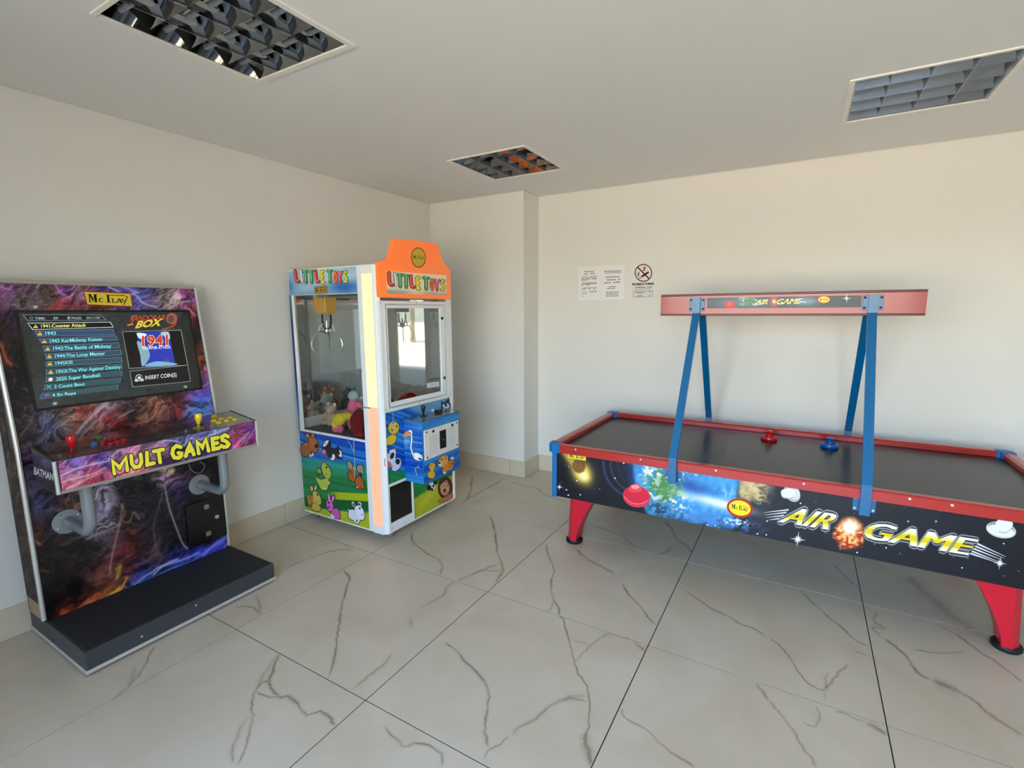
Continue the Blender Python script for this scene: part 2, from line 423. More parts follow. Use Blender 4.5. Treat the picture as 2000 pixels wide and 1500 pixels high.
# marble veins, laid along the lines they take on each tile
c2 = crop(400, 1000, 3); c1 = crop(0, 1200, 4); c3 = crop(900, 900, 3.3333); c4 = crop(1000, 1150, 4); c5 = crop(1500, 1100, 3.75)
VEINS = [
 (c2, 7, .75, [(805,335),(845,380),(840,420),(805,540),(790,650),(775,730),(760,860),(725,975)]),
 (c2, 9, .8, [(435,825),(415,880),(395,940),(380,990),(400,1050),(440,1085),(490,1080),(540,1120),(600,1185),(680,1170),(730,1200),(765,1255)]),
 (c2, 7, .6, [(380,990),(340,1000),(300,1045),(280,1100),(275,1170),(285,1200),(260,1280),(245,1380),(190,1490)]),
 (c2, 7, .6, [(300,1045),(370,1085),(440,1085)]), (c2, 10, .35, [(275,1190),(230,1230),(190,1320),(165,1400),(160,1480)]),
 (c2, 12, .3, [(435,825),(360,930),(300,1045)]),
 (c2, 8, .7, [(1400,760),(1470,810),(1520,870),(1600,950),(1650,1010),(1665,1080),(1650,1200),(1640,1280),(1665,1390)]),
 (c2, 7, .5, [(1640,1460),(1665,1395),(1730,1360),(1790,1300)]),
 (c2, 8, .65, [(1050,1255),(1120,1330),(1170,1370),(1230,1355),(1290,1355),(1350,1390),(1390,1430),(1395,1500)]),
 (c2, 10, .4, [(865,1040),(960,960),(1060,880),(1100,820)]), (c2, 10, .4, [(1240,570),(1390,490),(1430,430),(1600,350),(1730,300)]),
 (c2, 16, .3, [(1205,610),(1210,690)]),
 (c2, 7, .6, [(1210,115),(1225,180),(1300,240),(1370,280),(1390,320),(1380,370)]),
 (c2, 8, .65, [(1670,15),(1700,110),(1715,230),(1740,300),(1740,360),(1690,430)]), (c2, 8, .4, [(1740,345),(1700,345),(1620,345),(1560,370)]),
 (c2, 9, .4, [(460,340),(560,290),(700,240),(800,220),(880,225)]), (c2, 7, .4, [(880,220),(790,180)]),
 (c2, 7, .5, [(170,555),(270,555),(310,580),(325,605)]), (c2, 9, .35, [(300,480),(320,540),(325,600)]),
 (c1, 10, .5, [(1210,250),(1180,300),(1120,420),(1050,520),(960,600),(870,680)]), (c1, 12, .35, [(1060,400),(1030,500),(1000,570)]),
 (c3, 7, .65, [(555,530),(565,600),(605,700),(590,800),(600,890),(640,960),(635,1010)]), (c3, 6, .45, [(600,900),(590,960),(560,980)]),
 (c3, 9, .65, [(735,560),(800,620),(870,665),(940,700),(1010,740)]), (c3, 7, .65, [(1050,795),(1100,880),(1170,950),(1220,1020),(1270,1070)]),
 (c3, 7, .5, [(850,420),(950,450),(1050,490),(1100,530),(1135,570)]),
 (c3, 9, .55, [(1320,385),(1380,450),(1400,500),(1480,560),(1500,600)]), (c3, 12, .35, [(1400,540),(1330,600),(1280,610)]),
 (c3, 8, .55, [(1430,825),(1560,910),(1640,965),(1740,1010),(1820,1060),(1900,1090),(2000,1150)]),
 (c3, 10, .5, [(75,90),(65,190),(40,250),(0,275)]), (c3, 6, .45, [(270,130),(150,190),(20,265)]),
 (c3, 8, .4, [(310,130),(400,160),(500,180),(530,210),(600,240),(700,270)]),
 (c4, 8, .7, [(365,210),(400,240),(430,350),(470,500),(490,580),(520,660),(580,750),(605,850),(605,950),(595,1100),(575,1160)]),
 (c4, 26, .75, [(580,1120),(575,1200),(600,1280),(615,1390)]),
 (c4, 8, .5, [(490,575),(560,500),(640,420),(710,370),(760,350),(860,380),(940,400)]), (c4, 24, .25, [(690,360),(790,365)]),
 (c4, 16, .55, [(940,400),(1000,450),(1040,490)]), (c4, 14, .4, [(590,880),(450,860),(330,900),(270,940),(150,1040),(60,1080),(0,1150)]),
 (c4, 22, .22, [(590,830),(450,850),(270,930)]), (c4, 6, .4, [(450,390),(540,420),(610,440)]),
 (c4, 9, .5, [(865,930),(870,990),(950,1050),(1070,1110),(1150,1200),(1240,1270),(1350,1340),(1440,1400)]),
 (c4, 12, .5, [(1900,740),(1960,800),(2000,880)]),
 (c5, 7, .6, [(240,195),(340,300),(440,390),(540,470),(640,560),(745,610)]),
 (c5, 8, .6, [(0,540),(80,600),(160,690),(220,790),(310,890),(400,930),(450,880),(520,800),(590,740)]), (c5, 9, .35, [(420,930),(415,1010)]),
 (c5, 10, .65, [(840,545),(920,600),(1010,680),(1100,800),(1200,860)]), (c5, 34, .6, [(1200,855),(1300,895),(1420,945)]),
 (c5, 12, .65, [(1380,930),(1500,1000),(1600,1090),(1750,1190),(1875,1270)]),
 (c5, 9, .45, [(1050,630),(1180,650),(1300,660),(1480,640)]), (c5, 8, .55, [(1230,440),(1380,520),(1540,640),(1680,730),(1770,800),(1875,880)]),
 (c5, 9, .55, [(0,1000),(90,1100),(200,1250),(260,1360),(320,1420),(350,1500)]),
 (c5, 18, .6, [(720,1160),(800,1210),(880,1260)]), (c5, 9, .4, [(480,1080),(580,1110),(720,1170)]), (c5, 8, .4, [(360,1040),(380,1120),(340,1200),(240,1160)]),
 (c5, 60, .28, [(1020,80),(1130,200),(1250,300),(1400,420),(1550,520),(1750,620)]),
 (c5, 10, .45, [(800,350),(780,420),(850,480),(760,470),(840,545)]), (c5, 24, .3, [(760,430),(850,470)]),
 (c5, 7, .55, [(480,0),(560,90),(680,190)]), (c5, 9, .4, [(600,640),(760,680)]), (c5, 9, .35, [(450,800),(420,860),(430,930)]),
]
def seg_split(pts):
    """cut a floor polyline at the tile joints: [(tile key, points)]"""
    out = []; cur = None; key = None
    dense = []
    for a, b in zip(pts[:-1], pts[1:]):
        n = max(2, int(np.linalg.norm(b-a)/0.012)); dense += [a+(b-a)*t for t in np.linspace(0, 1, n, endpoint=False)]
    dense.append(pts[-1])
    for p in dense:
        k = (int(math.floor((p[0]-X0)/T)), int(math.floor(p[1]/T)))
        if k != key:
            if cur and len(cur) > 1: out.append((key, cur))
            cur = []; key = k
        cur.append(p)
    if cur and len(cur) > 1: out.append((key, cur))
    return out
M_vein = print_mat('marble_vein', rough=0.36, alpha=True)
vein_geo = {}
rv = random.Random(3)
for (cc_, w, a, pts) in VEINS:
    P = [at(q, 2, 0.0)[:2] for q in cc_(pts)]
    P = smooth_ring(P, 6, False)
    d = np.linalg.norm(np.array([*P[len(P)//2], 0])-CAM)
    wm = w*1.6/cc_.sc*d/FPX*0.56
    segs = seg_split(P); tot = sum(len(q) for _, q in segs); gi = {}; acc = 0
    for _, q in segs: gi[id(q)] = (acc, tot); acc += len(q)
    for key, q in segs:
        if key not in TILES: continue
        V, F, A = vein_geo.setdefault(key, ([], [], []))
        b = len(V); n = len(q)
        for i, p in enumerate(q):
            t = q[min(i+1, n-1)]-q[max(i-1, 0)]; t = t/(np.linalg.norm(t)+1e-9); nn = np.array([-t[1], t[0]])
            jit = rv.uniform(-1, 1)*wm*.22; ww = wm*(0.75+0.6*vnoise(np.array([p[0]*22.]), np.array([p[1]*22.]), 5)[0])
            aa = a*(0.5+0.7*vnoise(np.array([p[0]*15.]), np.array([p[1]*15.]), 9)[0])
            ends = min(1.0, (gi[id(q)][0]+i+.5)/6.0, (gi[id(q)][1]-gi[id(q)][0]-i-.5)/6.0)
            aa *= max(.15, ends); ww *= .5+.5*max(.1, ends)
            wob = (vnoise(np.array([p[0]*60.]), np.array([p[1]*60.]), 15)[0]-.5)*.008
            for s_, al in ((-3.4, 0), (-1.1, aa*.30), (-.35, aa*.95), (.35, aa*.8), (1.0, aa*.25), (3.0, 0)):
                pp = p+nn*(ww*s_*.62+jit+wob); V.append((pp[0], pp[1], .0003)); A.append(al)
        for i in range(n-1):
            for k in range(5): F.append((b+i*6+k, b+i*6+k+1, b+(i+1)*6+k+1, b+(i+1)*6+k))
for key, (V, F, A) in vein_geo.items():
    me = bpy.data.meshes.new('vein'); me.from_pydata(V, [], F)
    ca = me.color_attributes.new('Col', 'FLOAT_COLOR', 'POINT')
    vc = lin((166, 148, 118)); ca.data.foreach_set('color', np.array([[*vc, min(1, x)] for x in A], dtype=np.float32).ravel())
    me.materials.append(M_vein); o = bpy.data.objects.new('vein', me); put(o, TILES[key])

# strips coloured darker to stand for a shadow gap where walls meet ceiling
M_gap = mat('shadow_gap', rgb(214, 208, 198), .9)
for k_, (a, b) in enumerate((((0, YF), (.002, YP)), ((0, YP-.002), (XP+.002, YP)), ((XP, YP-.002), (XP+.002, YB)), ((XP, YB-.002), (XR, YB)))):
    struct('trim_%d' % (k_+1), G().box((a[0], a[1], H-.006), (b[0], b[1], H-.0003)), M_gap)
# skirting tiles
BH = 0.155; BT = 0.009
bl = struct('baseboard_left', G().box((0, YF, 0), (.004, YP, BH-.003)), M_grout, base=(0, 0, 0))
for j in range(-4, 2):
    G().box((0, max(j*T, YF)+JW*.7, .001), (BT, min((j+1)*T, YP-BT)-JW*.7, BH), .0012, 1).build('skirting_tile', M_tile, bl)
bp_ = struct('baseboard_pillar', G().box((0, YP-.004, 0), (XP+.004, YB, BH-.003)), M_grout, base=(0, 0, 0))
G().box((BT, YP-BT, .001), (X0+T-JW*.7, YP, BH), .0012, 1).build('skirting_tile', M_tile, bp_)
G().box((X0+T+JW*.7, YP-BT, .001), (XP+BT, YP, BH), .0012, 1).build('skirting_tile', M_tile, bp_)
G().box((XP, YP, .001), (XP+BT, YB-BT, BH), .0012, 1).build('skirting_tile', M_tile, bp_)
bb = struct('baseboard_back', G().box((XP, YB-.004, 0), (XR, YB, BH-.003)), M_grout, base=(0, 0, 0))
for i in range(1, 6):
    G().box((max(X0+i*T, XP+BT)+JW*.7, YB-BT, .001), (min(X0+(i+1)*T, XR)-JW*.7, YB, BH), .0012, 1).build('skirting_tile', M_tile, bb)

# outside the open front: sunlit paving
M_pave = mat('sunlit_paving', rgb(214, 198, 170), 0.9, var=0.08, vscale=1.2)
struct('ground_darkened', G().box((-12, YO+.2, -.35), (XR+12, YF, -.02)), mat('darkened_paving', rgb(112, 104, 92), .9, var=.1, vscale=1.5))  # unseen near ground, colour darkened so less daylight bounces into the room
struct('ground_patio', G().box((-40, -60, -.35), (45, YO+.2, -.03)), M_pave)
# ------------------------------------------------------------------ brand lettering used on all three games
def serif_logo():
    """'Mc Play' wordmark as rings in a unit box (x right, y up): P's top bar runs over the small LAY"""
    R = []
    def st(pts, w): R.extend(stroke(pts, w, cap=False))
    def rect(a, b, c, d): R.append([(a, b), (c, b), (c, d), (a, d)])
    rect(.00, .0, .09, .06); rect(.00, .86, .06, .92); rect(.025, .0, .055, .9)
    rect(.155, .0, .215, .9); rect(.13, .0, .24, .06); rect(.18, .86, .24, .92)
    R.append([(.03, .92), (.085, .92), (.135, .28), (.115, .05)]); R.append([(.115, .05), (.135, .28), (.19, .92), (.155, .92)])
    st([(.35, .42), (.32, .5), (.285, .44), (.275, .25), (.295, .07), (.33, .03), (.36, .12)], .035); R.append(ell(.345, .42, .018, .05, n=8))
    rect(.47, .0, .525, .92); rect(.435, .0, .56, .06); rect(.435, .86, .49, .92)
    rect(.47, .82, .92, .9); st([(.9, .86), (.965, .76), (.96, .64), (.91, .6)], .035)
    rect(.59, .0, .62, .5); rect(.57, .0, .68, .06); rect(.57, .44, .64, .5); rect(.66, .0, .68, .18)
    R.append([(.69, .0), (.72, .0), (.765, .5), (.745, .52)]); R.append([(.745, .52), (.785, .52), (.84, .0), (.795, .0)]); rect(.72, .16, .8, .22)
    st([(.83, .48), (.885, .16)], .035); st([(.95, .55), (.9, .1), (.86, -.18), (.82, -.14)], .028); rect(.81, .44, .87, .5)
    return R
LOGO = serif_logo()
def logo(pn, p0, p1, p2, col):
    pn.layer(); p0, p1, p2 = [np.array(p, float) for p in (p0, p1, p2)]
    for r in LOGO: pn.ring([tuple(p0+x*(p1-p0)+y*(p2-p0)) for x, y in r], col)
def banded_text(pn, body, p0, p1, p2, bands, bold=0.0):
    """lettering in horizontal colour bands: bands = [(from, to, colour)] in 0..1 of the letter height"""
    pn.layer(); v, f = glyphs(body); x0, x1, y0, y1 = v[:, 0].min(), v[:, 0].max(), v[:, 1].min(), v[:, 1].max()
    p0, p1, p2 = [np.array(p, float) for p in (p0, p1, p2)]
    st = np.stack([(v[:, 0]-x0)/(x1-x0), (v[:, 1]-y0)/(y1-y0)], 1)
    def clip(poly, t, keep_above):
        out = []
        for i in range(len(poly)):
            a, b = poly[i], poly[(i+1) % len(poly)]; ia = (a[1] >= t) == keep_above; ib = (b[1] >= t) == keep_above
            if ia: out.append(a)
            if ia != ib: k = (t-a[1])/(b[1]-a[1]); out.append(a+(b-a)*k)
        return out
    sh = bold/max(x1-x0, 1e-6)
    last = None
    for dx, (lo, hi, col) in [(dx, b) for dx in ((-sh, -sh/2, sh/2, sh) if sh else (0,)) for b in bands]:
        if dx != last: pn.layer(); last = dx
        for q in f:
            poly = clip([st[i] for i in q], lo, True)
            if len(poly) > 2: poly = clip(poly, hi, False)
            if len(poly) > 2:
                pts = [p0+(s+dx)*(p1-p0)+t*(p2-p0) for s, t in poly]
                pn.tris([tuple(p) for p in pts], [tuple(range(len(pts)))], col)
GOLD = [(-.01, .16, (250, 248, 225)), (.16, .3, (240, 228, 120)), (.3, .62, (222, 196, 28)), (.62, .78, (236, 222, 110)), (.78, 1.01, (250, 249, 235))]
M_print = print_mat('vinyl_print', rough=0.32, coat=0.05, spec=.35)
M_decal = print_mat('vinyl_sticker', rough=0.34, spec=.35)
M_paper = print_mat('paper_print', rough=0.8, spec=0.2)
M_white_screw = mat('bright_screw', rgb(225, 225, 222), 0.3, 0.6)
M_black_rub = mat('black_rubber', rgb(14, 14, 14), 0.6)

# ------------------------------------------------------------------ air hockey table
def space_art(X, Y):
    n = len(X); c = np.tile(np.array([17., 18., 24.]), (n, 1)); nz = fbm(X/34, Y/24, 3); n2 = fbm(X/9, Y/9, 11, 5); n3 = fbm(X/5, Y/4, 21, 3)
    c = c+np.array([6, 8, 16.])*nz[:, None]
    for (rx, ry, k) in ((62, 60, .55), (50, 50, .5), (38, 40, .35)):       # faint rings behind the meteor
        d = np.abs(np.hypot((X-1250)/rx, (Y-905)/ry)-1.15); m = np.exp(-(d/.035)**2)*k*(X < 1222)*(Y > 900)
        c = blend(c, (88, 90, 150), m)
    tr = gauss(X, Y, 1112, 893, 44, 9, 55); c = blend(c, (226, 178, 70), np.clip(tr*1.1, 0, .95)*(0.7+.3*n2))
    c = blend(c, (240, 205, 90), np.clip(gauss(X, Y, 1137, 923, 21, 16, 60)*1.5, 0, 1)); c = blend(c, (252, 236, 150), np.clip(gauss(X, Y, 1141, 931, 10, 7, 30)*1.2, 0, 1))
    rk = sstep(1.15, .85, np.hypot((X-1131)/13, (Y-910)/14)+.35*(n2-.5)); c = blend(c, (110, 74, 40), rk*(.75+.25*n2)); c = blend(c, (255, 246, 205), np.clip(gauss(X, Y, 1139, 927, 5, 4), 0, .9))
    glow = sstep(1215, 1245, X)*sstep(1300, 1240, X)*sstep(985, 930, Y); c = blend(c, (20, 70, 150), glow*.8)
    ed = X-(1236+((Y-905)/30.)**2*2.5); earth = sstep(-3, 5, ed)*sstep(1452, 1440, X+.15*(Y-930)+8*(n3-.5))
    fall = sstep(1048, 985, Y-.12*(X-1300)-16*(n2-.5))
    blue = np.stack([30+70*n2, 120+60*n2, 190+40*n2], 1); c = c*(1-(earth*fall)[:, None])+blue*(earth*fall)[:, None]
    c = blend(c, (14, 60, 140), earth*fall*gauss(X, Y, 1350, 950, 45, 14, 20)*.7)
    land = sstep(.48, .6, n2+.55*gauss(X, Y, 1297, 948, 34, 30, 45)-.12)*gauss(X, Y, 1300, 952, 46, 30, 40); c = blend(c, (66, 132, 70), np.clip(land*1.6, 0, 1)*earth); c = blend(c, (150, 170, 120), np.clip(land*1.5, 0, 1)*sstep(.55, .7, n3)*.7)
    cl = sstep(.53, .66, n2*.6+n3*.45)*(gauss(X, Y, 1285, 915, 40, 16)+gauss(X, Y, 1272, 962, 20, 20)+gauss(X, Y, 1325, 985, 26, 18)+gauss(X, Y, 1345, 922, 24, 8)+.4*gauss(X, Y, 1420, 962, 12, 8)); c = blend(c, (235, 240, 242), np.clip(cl*1.5, 0, .95)*earth)
    c = blend(c, (24, 34, 40), np.clip(gauss(X, Y, 1290, 995, 26, 12, 20)*1.2, 0, .75)*sstep(.4, .6, n3)*earth)
    beam = gauss(X, Y, 1400, 982, 70, 10, 14); c = blend(c, (225, 238, 250), np.clip(beam*.95, 0, .9))
    c = blend(c, (250, 252, 255), np.clip(gauss(X, Y, 1428, 988, 26, 5, 16), 0, .8))
    neb = gauss(X, Y, 1400, 1018, 70, 13, 10)*sstep(.35, .65, n2); c = blend(c, (70, 130, 205), np.clip(neb*1.3, 0, .85)); c = blend(c, (215, 232, 248), np.clip(gauss(X, Y, 1437, 1020, 26, 8, 4)*sstep(.5, .65, n3)*1.3, 0, .9))
    sand = sstep(1440, 1448, X+6*(n3-.5))*sstep(1522, 1490, X+.3*(Y-950)+18*(n2-.5))*sstep(990, 968, Y-.2*(X-1470)+14*(n3-.5))
    sc = np.stack([150+90*n2, 128+85*n2, 90+70*n2], 1); c = c*(1-sand[:, None])+sc*sand[:, None]
    c = blend(c, (50, 44, 34), sand*sstep(.52, .62, n3)*.75*sstep(1460, 1500, X)); c = blend(c, (96, 120, 40), np.clip(gauss(X, Y, 1452, 974, 14, 8)*1.3, 0, .85)*sstep(.4, .6, n3))
    c = blend(c, (40, 40, 40), np.clip(gauss(X, Y, 1505, 985, 20, 18), 0, .6)*sstep(.45, .6, n3))
    # explosion between the words
    r = np.hypot(X-1660, (Y-1030)*1.0); an = np.arctan2(Y-1030, X-1660); sp = fbm(an*5+10, r/16, 5, 4); R = 36*(.72+.5*sp)
    dn = np.hypot(X-1658, (Y-1042))/34; fire = sstep(1.05, .7, dn+.5*(sp-.5)+.25*(n3-.5)); c = blend(c, (170, 40, 18), fire); c = blend(c, (232, 110, 40), fire*sstep(.45, .62, n3*.6+sp*.4)); c = blend(c, (255, 205, 130), fire*sstep(.55, .66, n3)*.8)
    core = sstep(26, 8, r-10*(sp-.5)); c = blend(c, (255, 214, 150), core); c = blend(c, (255, 255, 250), sstep(16, 5, r-8*(sp-.5)))
    st = vnoise(X/2.6, Y/2.3, 77); st2 = vnoise(X/9, Y/9, 78); sk = (1-np.clip(earth*fall+sand, 0, 1))
    c = blend(c, (205, 215, 235), sstep(.965, .995, st)*sk*sstep(.45, .6, st2)); return c
HK = thing('air_hockey_table', (3.095, 1.24, 0), 'long black air hockey table with red rails and a space print, near the back wall', 'air hockey table')
hx0, hx1, hy0, hy1, hz = 1.852, 4.338, .648, 1.832, .71
by = .666
M_red = mat('red_rail_aluminium', rgb(176, 46, 40), 0.26, 0.1, var=.05, coat=.2)
M_blue = mat('blue_enamel', rgb(0, 94, 146), 0.35, coat=.25)
M_bluem = mat('blue_corner_plastic', rgb(8, 104, 170), 0.42)
M_hbody = mat('table_black', rgb(20, 20, 22), 0.4)
M_field = mat('black_playfield', rgb(22, 21, 20), 0.28, var=.15, vscale=26, spec=.28)
body = G().box((hx0+.02, by+.004, .36), (hx1-.02, hy1-.018, .664)).build('cabinet', M_hbody, HK)
painted('front_print', HK, (hx0+.018, by, .358), (hx1-.018, by, .358), (hx0+.018, by, .662), 620, 134, space_art, M_print)
G().box((hx0+.03, hy0+.03, .655), (hx1-.03, hy1-.03, .673)).build('playfield', M_field, HK)
rw = .052
def rail(p, q, outn):
    """aluminium rail: sloped inner lip, flat top, upright outer face"""
    p, q, n = np.array(p, float), np.array(q, float), np.array(outn, float)
    sec = [(0, .657), (0, .702), (-.006, .71), (-rw+.012, .71), (-rw, .700), (-rw, .675), (-.02, .665), (-.02, .657)]
    a = [p+n*s+np.array([0, 0, z]) for s, z in sec]
    return G().prism(a, q-p)
rail((hx0+.07, hy0, 0), (hx1-.07, hy0, 0), (0, -1, 0)).build('rail', M_red, HK)
rail((hx0+.07, hy1, 0), (hx1-.07, hy1, 0), (0, 1, 0)).build('rail', M_red, HK)
rail((hx0, hy0+.07, 0), (hx0, hy1-.07, 0), (-1, 0, 0)).build('rail', M_red, HK)
rail((hx1, hy0+.07, 0), (hx1, hy1-.07, 0), (1, 0, 0)).build('rail', M_red, HK)
for (cx, sx) in ((hx0, 1), (hx1, -1)):
    for (cy, sy) in ((hy0, 1), (hy1, -1)):
        o = np.array([cx-.006*sx, cy-.006*sy]); k = .082
        ring = [o+np.array([sx*.03, 0]), o+np.array([sx*k, 0]), o+np.array([sx*k, sy*.058]), o+np.array([sx*.066, sy*.066]), o+np.array([sx*.058, sy*k]), o+np.array([0, sy*k]), o+np.array([0, sy*.03]), o+np.array([sx*.009, sy*.009])]
        G().prism([(p[0], p[1], .655) for p in ring], (0, 0, .058), .003, 1).build('corner_cap', M_bluem, HK)
        o = np.array([cx+.014*sx, cy+.014*sy]); k = .036
        ring = [o+np.array([sx*.012, 0]), o+np.array([sx*k, 0]), o+np.array([sx*k, sy*k]), o+np.array([0, sy*k]), o+np.array([0, sy*.012]), o+np.array([sx*.003, sy*.003])]
        G().prism([(p[0], p[1], .35) for p in ring], (0, 0, .307), .002, 1).build('corner_post', M_bluem, HK)
M_leg = mat('crimson_leg', rgb(206, 10, 44), 0.38, coat=.2, var=.03)
for sgx in (1, -1):
    for (fy, sg) in ((.715, 1), (1.765, -1)):
        secs = []
        for t in np.linspace(0, 1, 9):
            z = .362-t*(.362-.03); e = 1-(1-t)**1.5
            xo = -1.082-.03*t; xi = -.905-.14*e; y0_ = fy+sg*.035*t; y1_ = y0_+sg*.115; c_ = .03
            X_ = lambda q: 3.05+sgx*q
            secs.append([(X_(xo), y0_+sg*c_, z), (X_(xo+c_), y0_, z), (X_(xi), y0_, z), (X_(xi), y1_, z), (X_(xo), y1_, z)])
        g = G()
        for s0, s1 in zip(secs[:-1], secs[1:]):
            b = len(g.v); g.v += [tuple(map(float, p)) for p in s0+s1]
            g.f += [(b+i, b+(i+1) % 5, b+5+(i+1) % 5, b+5+i) for i in range(5)]
        g.add(secs[0], [(0, 1, 2, 3, 4)]).add(secs[-1], [(4, 3, 2, 1, 0)])
        lx = (secs[-1][0][0]+secs[-1][2][0])/2
        bm_leg = g.build('leg', M_leg, HK)
        G().lathe([(.04, .034), (.05, .03), (.056, .022), (.056, .008), (.05, 0)], (lx, (secs[-1][1][1]+secs[-1][3][1])/2, 0)).build('foot', M_black_rub, bm_leg, smooth=True)
M_hole = mat('dark_screw', rgb(24, 26, 30), 0.5)
def support(x, y, byc, sgn):
    """square tube: upright foot on the side of the table, then leaning in to the bar"""
    w = .021; d = .012
    def ring(y_, z_, dy, dz): return [(x-w, y_+dy, z_+dz), (x+w, y_+dy, z_+dz), (x+w, y_-dy, z_-dz), (x-w, y_-dy, z_-dz)]
    g = G(); yb_ = y+sgn*d
    P = [(y, .585), (y, .735), (byc-sgn*.01, 1.535), (byc-sgn*.01, 1.63)]
    rings = []
    for (yy, zz) in P: rings.append([(x-w, yy-d, zz), (x+w, yy-d, zz), (x+w, yy+d, zz), (x-w, yy+d, zz)])
    for a, b in zip(rings[:-1], rings[1:]):
        k = len(g.v); g.v += [tuple(map(float, p)) for p in a+b]
        g.f += [tuple(k+i for i in q) for q in ((0, 1, 5, 4), (1, 2, 6, 5), (2, 3, 7, 6), (3, 0, 4, 7))]
    g.add(rings[0], [(3, 2, 1, 0)]).add(rings[-1], [(0, 1, 2, 3)])
    o = g.build('support_post', M_blue, HK)
    for (zc, yy, s_) in ((.63, by if sgn > 0 else hy1-.018, sgn), (1.588, byc, sgn)):
        y0_ = yy; y1_ = yy-s_*.004
        pl = G().box((x-.046, y0_, zc-.04), (x+.046, y1_, zc+.04), .0015, 1).build('bracket_plate', M_blue, o)
        for dx in (-.036, .036):
            for dz in (-.027, .027):
                G().lathe([(.0065, 0), (.0065, .002), (.003, .004)], (x+dx, y1_, zc+dz), (0, -s_, 0), 10).build('screw', M_hole if zc > 1 else M_white_screw, pl)
    return o
bfy, bby = 1.135, 1.325
for sx_ in (2.636, 3.528):
    support(sx_, hy0-.013, bfy, 1); support(sx_, hy1+.013, bby, -1)
# overhead score bar
sec = [(0, 1.533), (0, 1.638)]+[(.012-.012*math.cos(t)+.0, 1.638+.014*math.sin(t)) for t in np.linspace(.2, math.pi/2, 5)]
sec = [(.010, 1.520), (.0, 1.530), (.0, 1.640), (.010, 1.652), (.18, 1.652), (.19, 1.640), (.19, 1.530), (.18, 1.520)]
bar = G().prism([(2.413, bfy+a, z) for a, z in sec], (1.339, 0, 0)).build('overhead_bar', mat('red_bar', rgb(150, 42, 36), 0.3, 0.05, coat=.25), HK)
bpl = Plane((0, bfy, 0), (1, 0, 0), (0, 0, 1))
M_darkred = mat('dark_red_edge', rgb(92, 14, 12), 0.4)
for z0_, z1_ in ((1.640, 1.653), (1.519, 1.531)):
    G().box((2.413, bfy-.003, z0_), (3.752, bfy+.012, z1_), .003, 2).build('edge_bead', M_darkred, bar)
kb = crop(1270, 540, 3.5088)
def banner_art(X, Y):
    c = np.tile(np.array([36., 42., 46.]), (len(X), 1)); n2 = fbm(X/9, Y/5, 4); n3 = fbm(X/4, Y/3, 14)
    c = blend(c, (70, 96, 118), np.clip(gauss(X, Y, 1440, 592, 60, 12)*(.5+n2), 0, .9)); c = blend(c, (54, 128, 60), np.clip(gauss(X, Y, 1462, 588, 16, 9)*1.4, 0, 1)*sstep(.3, .5, n3))
    c = blend(c, (220, 228, 226), np.clip(gauss(X, Y, 1450, 586, 8, 9)+gauss(X, Y, 1480, 584, 9, 6)*.8, 0, .9)*sstep(.45, .62, n3)); c = blend(c, (120, 150, 172), np.clip(gauss(X, Y, 1575, 588, 26, 9)*.9, 0, .8))
    c = blend(c, (190, 60, 30), np.clip(gauss(X, Y, 1512, 589, 8, 10)*1.3, 0, .9)); c = blend(c, (255, 225, 190), gauss(X, Y, 1512, 589, 3.5, 4)); return c
e0, e1, e2 = [np.array(bpl.P(*bpl.px(p), .0015)) for p in ((1381, 603), (1682, 599.5), (1381, 582))]
e1[2] = e0[2] = (e0[2]+e1[2])/2; banner = painted('banner', bar, e0, e1, e2, 200, 20, banner_art, M_print)
pn = Print(bpl, lift=.002)
for pts, w in ((kb([(700, 190), (760, 175)]), 1.0), (kb([(705, 196), (760, 190)]), 1.0), (kb([(1020, 172), (1065, 176)]), 1.4)): pn.line(pts, w, (225, 226, 220))
pn.build('banner_lines', M_decal, bar)['kind'] = 'stuff'; pn = Print(bpl, lift=.002); banded_text(pn, 'AIR', kb((720, 193)), kb((800, 189)), kb((738, 160)), GOLD, .035)
pn.build('banner_lettering', M_decal, bar); pn = Print(bpl, lift=.002); banded_text(pn, 'GAME', kb((862, 191)), kb((1025, 187)), kb((880, 155)), GOLD, .035)
pn.build('banner_lettering', M_decal, bar); pn = Print(bpl, lift=.002)
pn.ell(*kb((546, 193)), 10.5, 7.5, (206, 34, 40)); pn.ell(*kb((546, 186)), 5, 4, (226, 70, 72))
pn.build('banner_mallet', M_decal, bar); pn = Print(bpl, lift=.002); pn.ell(*kb((1190, 158)), 13, 7.6, (176, 30, 26)); pn.ell(*kb((1190, 158)), 11, 6, (240, 214, 40)); logo(pn, kb((1160, 166)), kb((1222, 163)), kb((1160, 148)), (30, 24, 14)); pn.build('banner_badge', M_decal, bar); pn = Print(bpl, lift=.002)
for a_ in (0, 90, 45, 135):
    L_ = 9 if a_ % 90 == 0 else 4.5; ca_, sa_ = math.cos(math.radians(a_)), math.sin(math.radians(a_)); q = kb((1346, 150)); pn.line([(q[0]-L_*ca_, q[1]-L_*sa_), q, (q[0]+L_*ca_, q[1]+L_*sa_)], [.2, 1.5, .2], (240, 244, 250))
pn.build('banner_star', M_decal, bar)
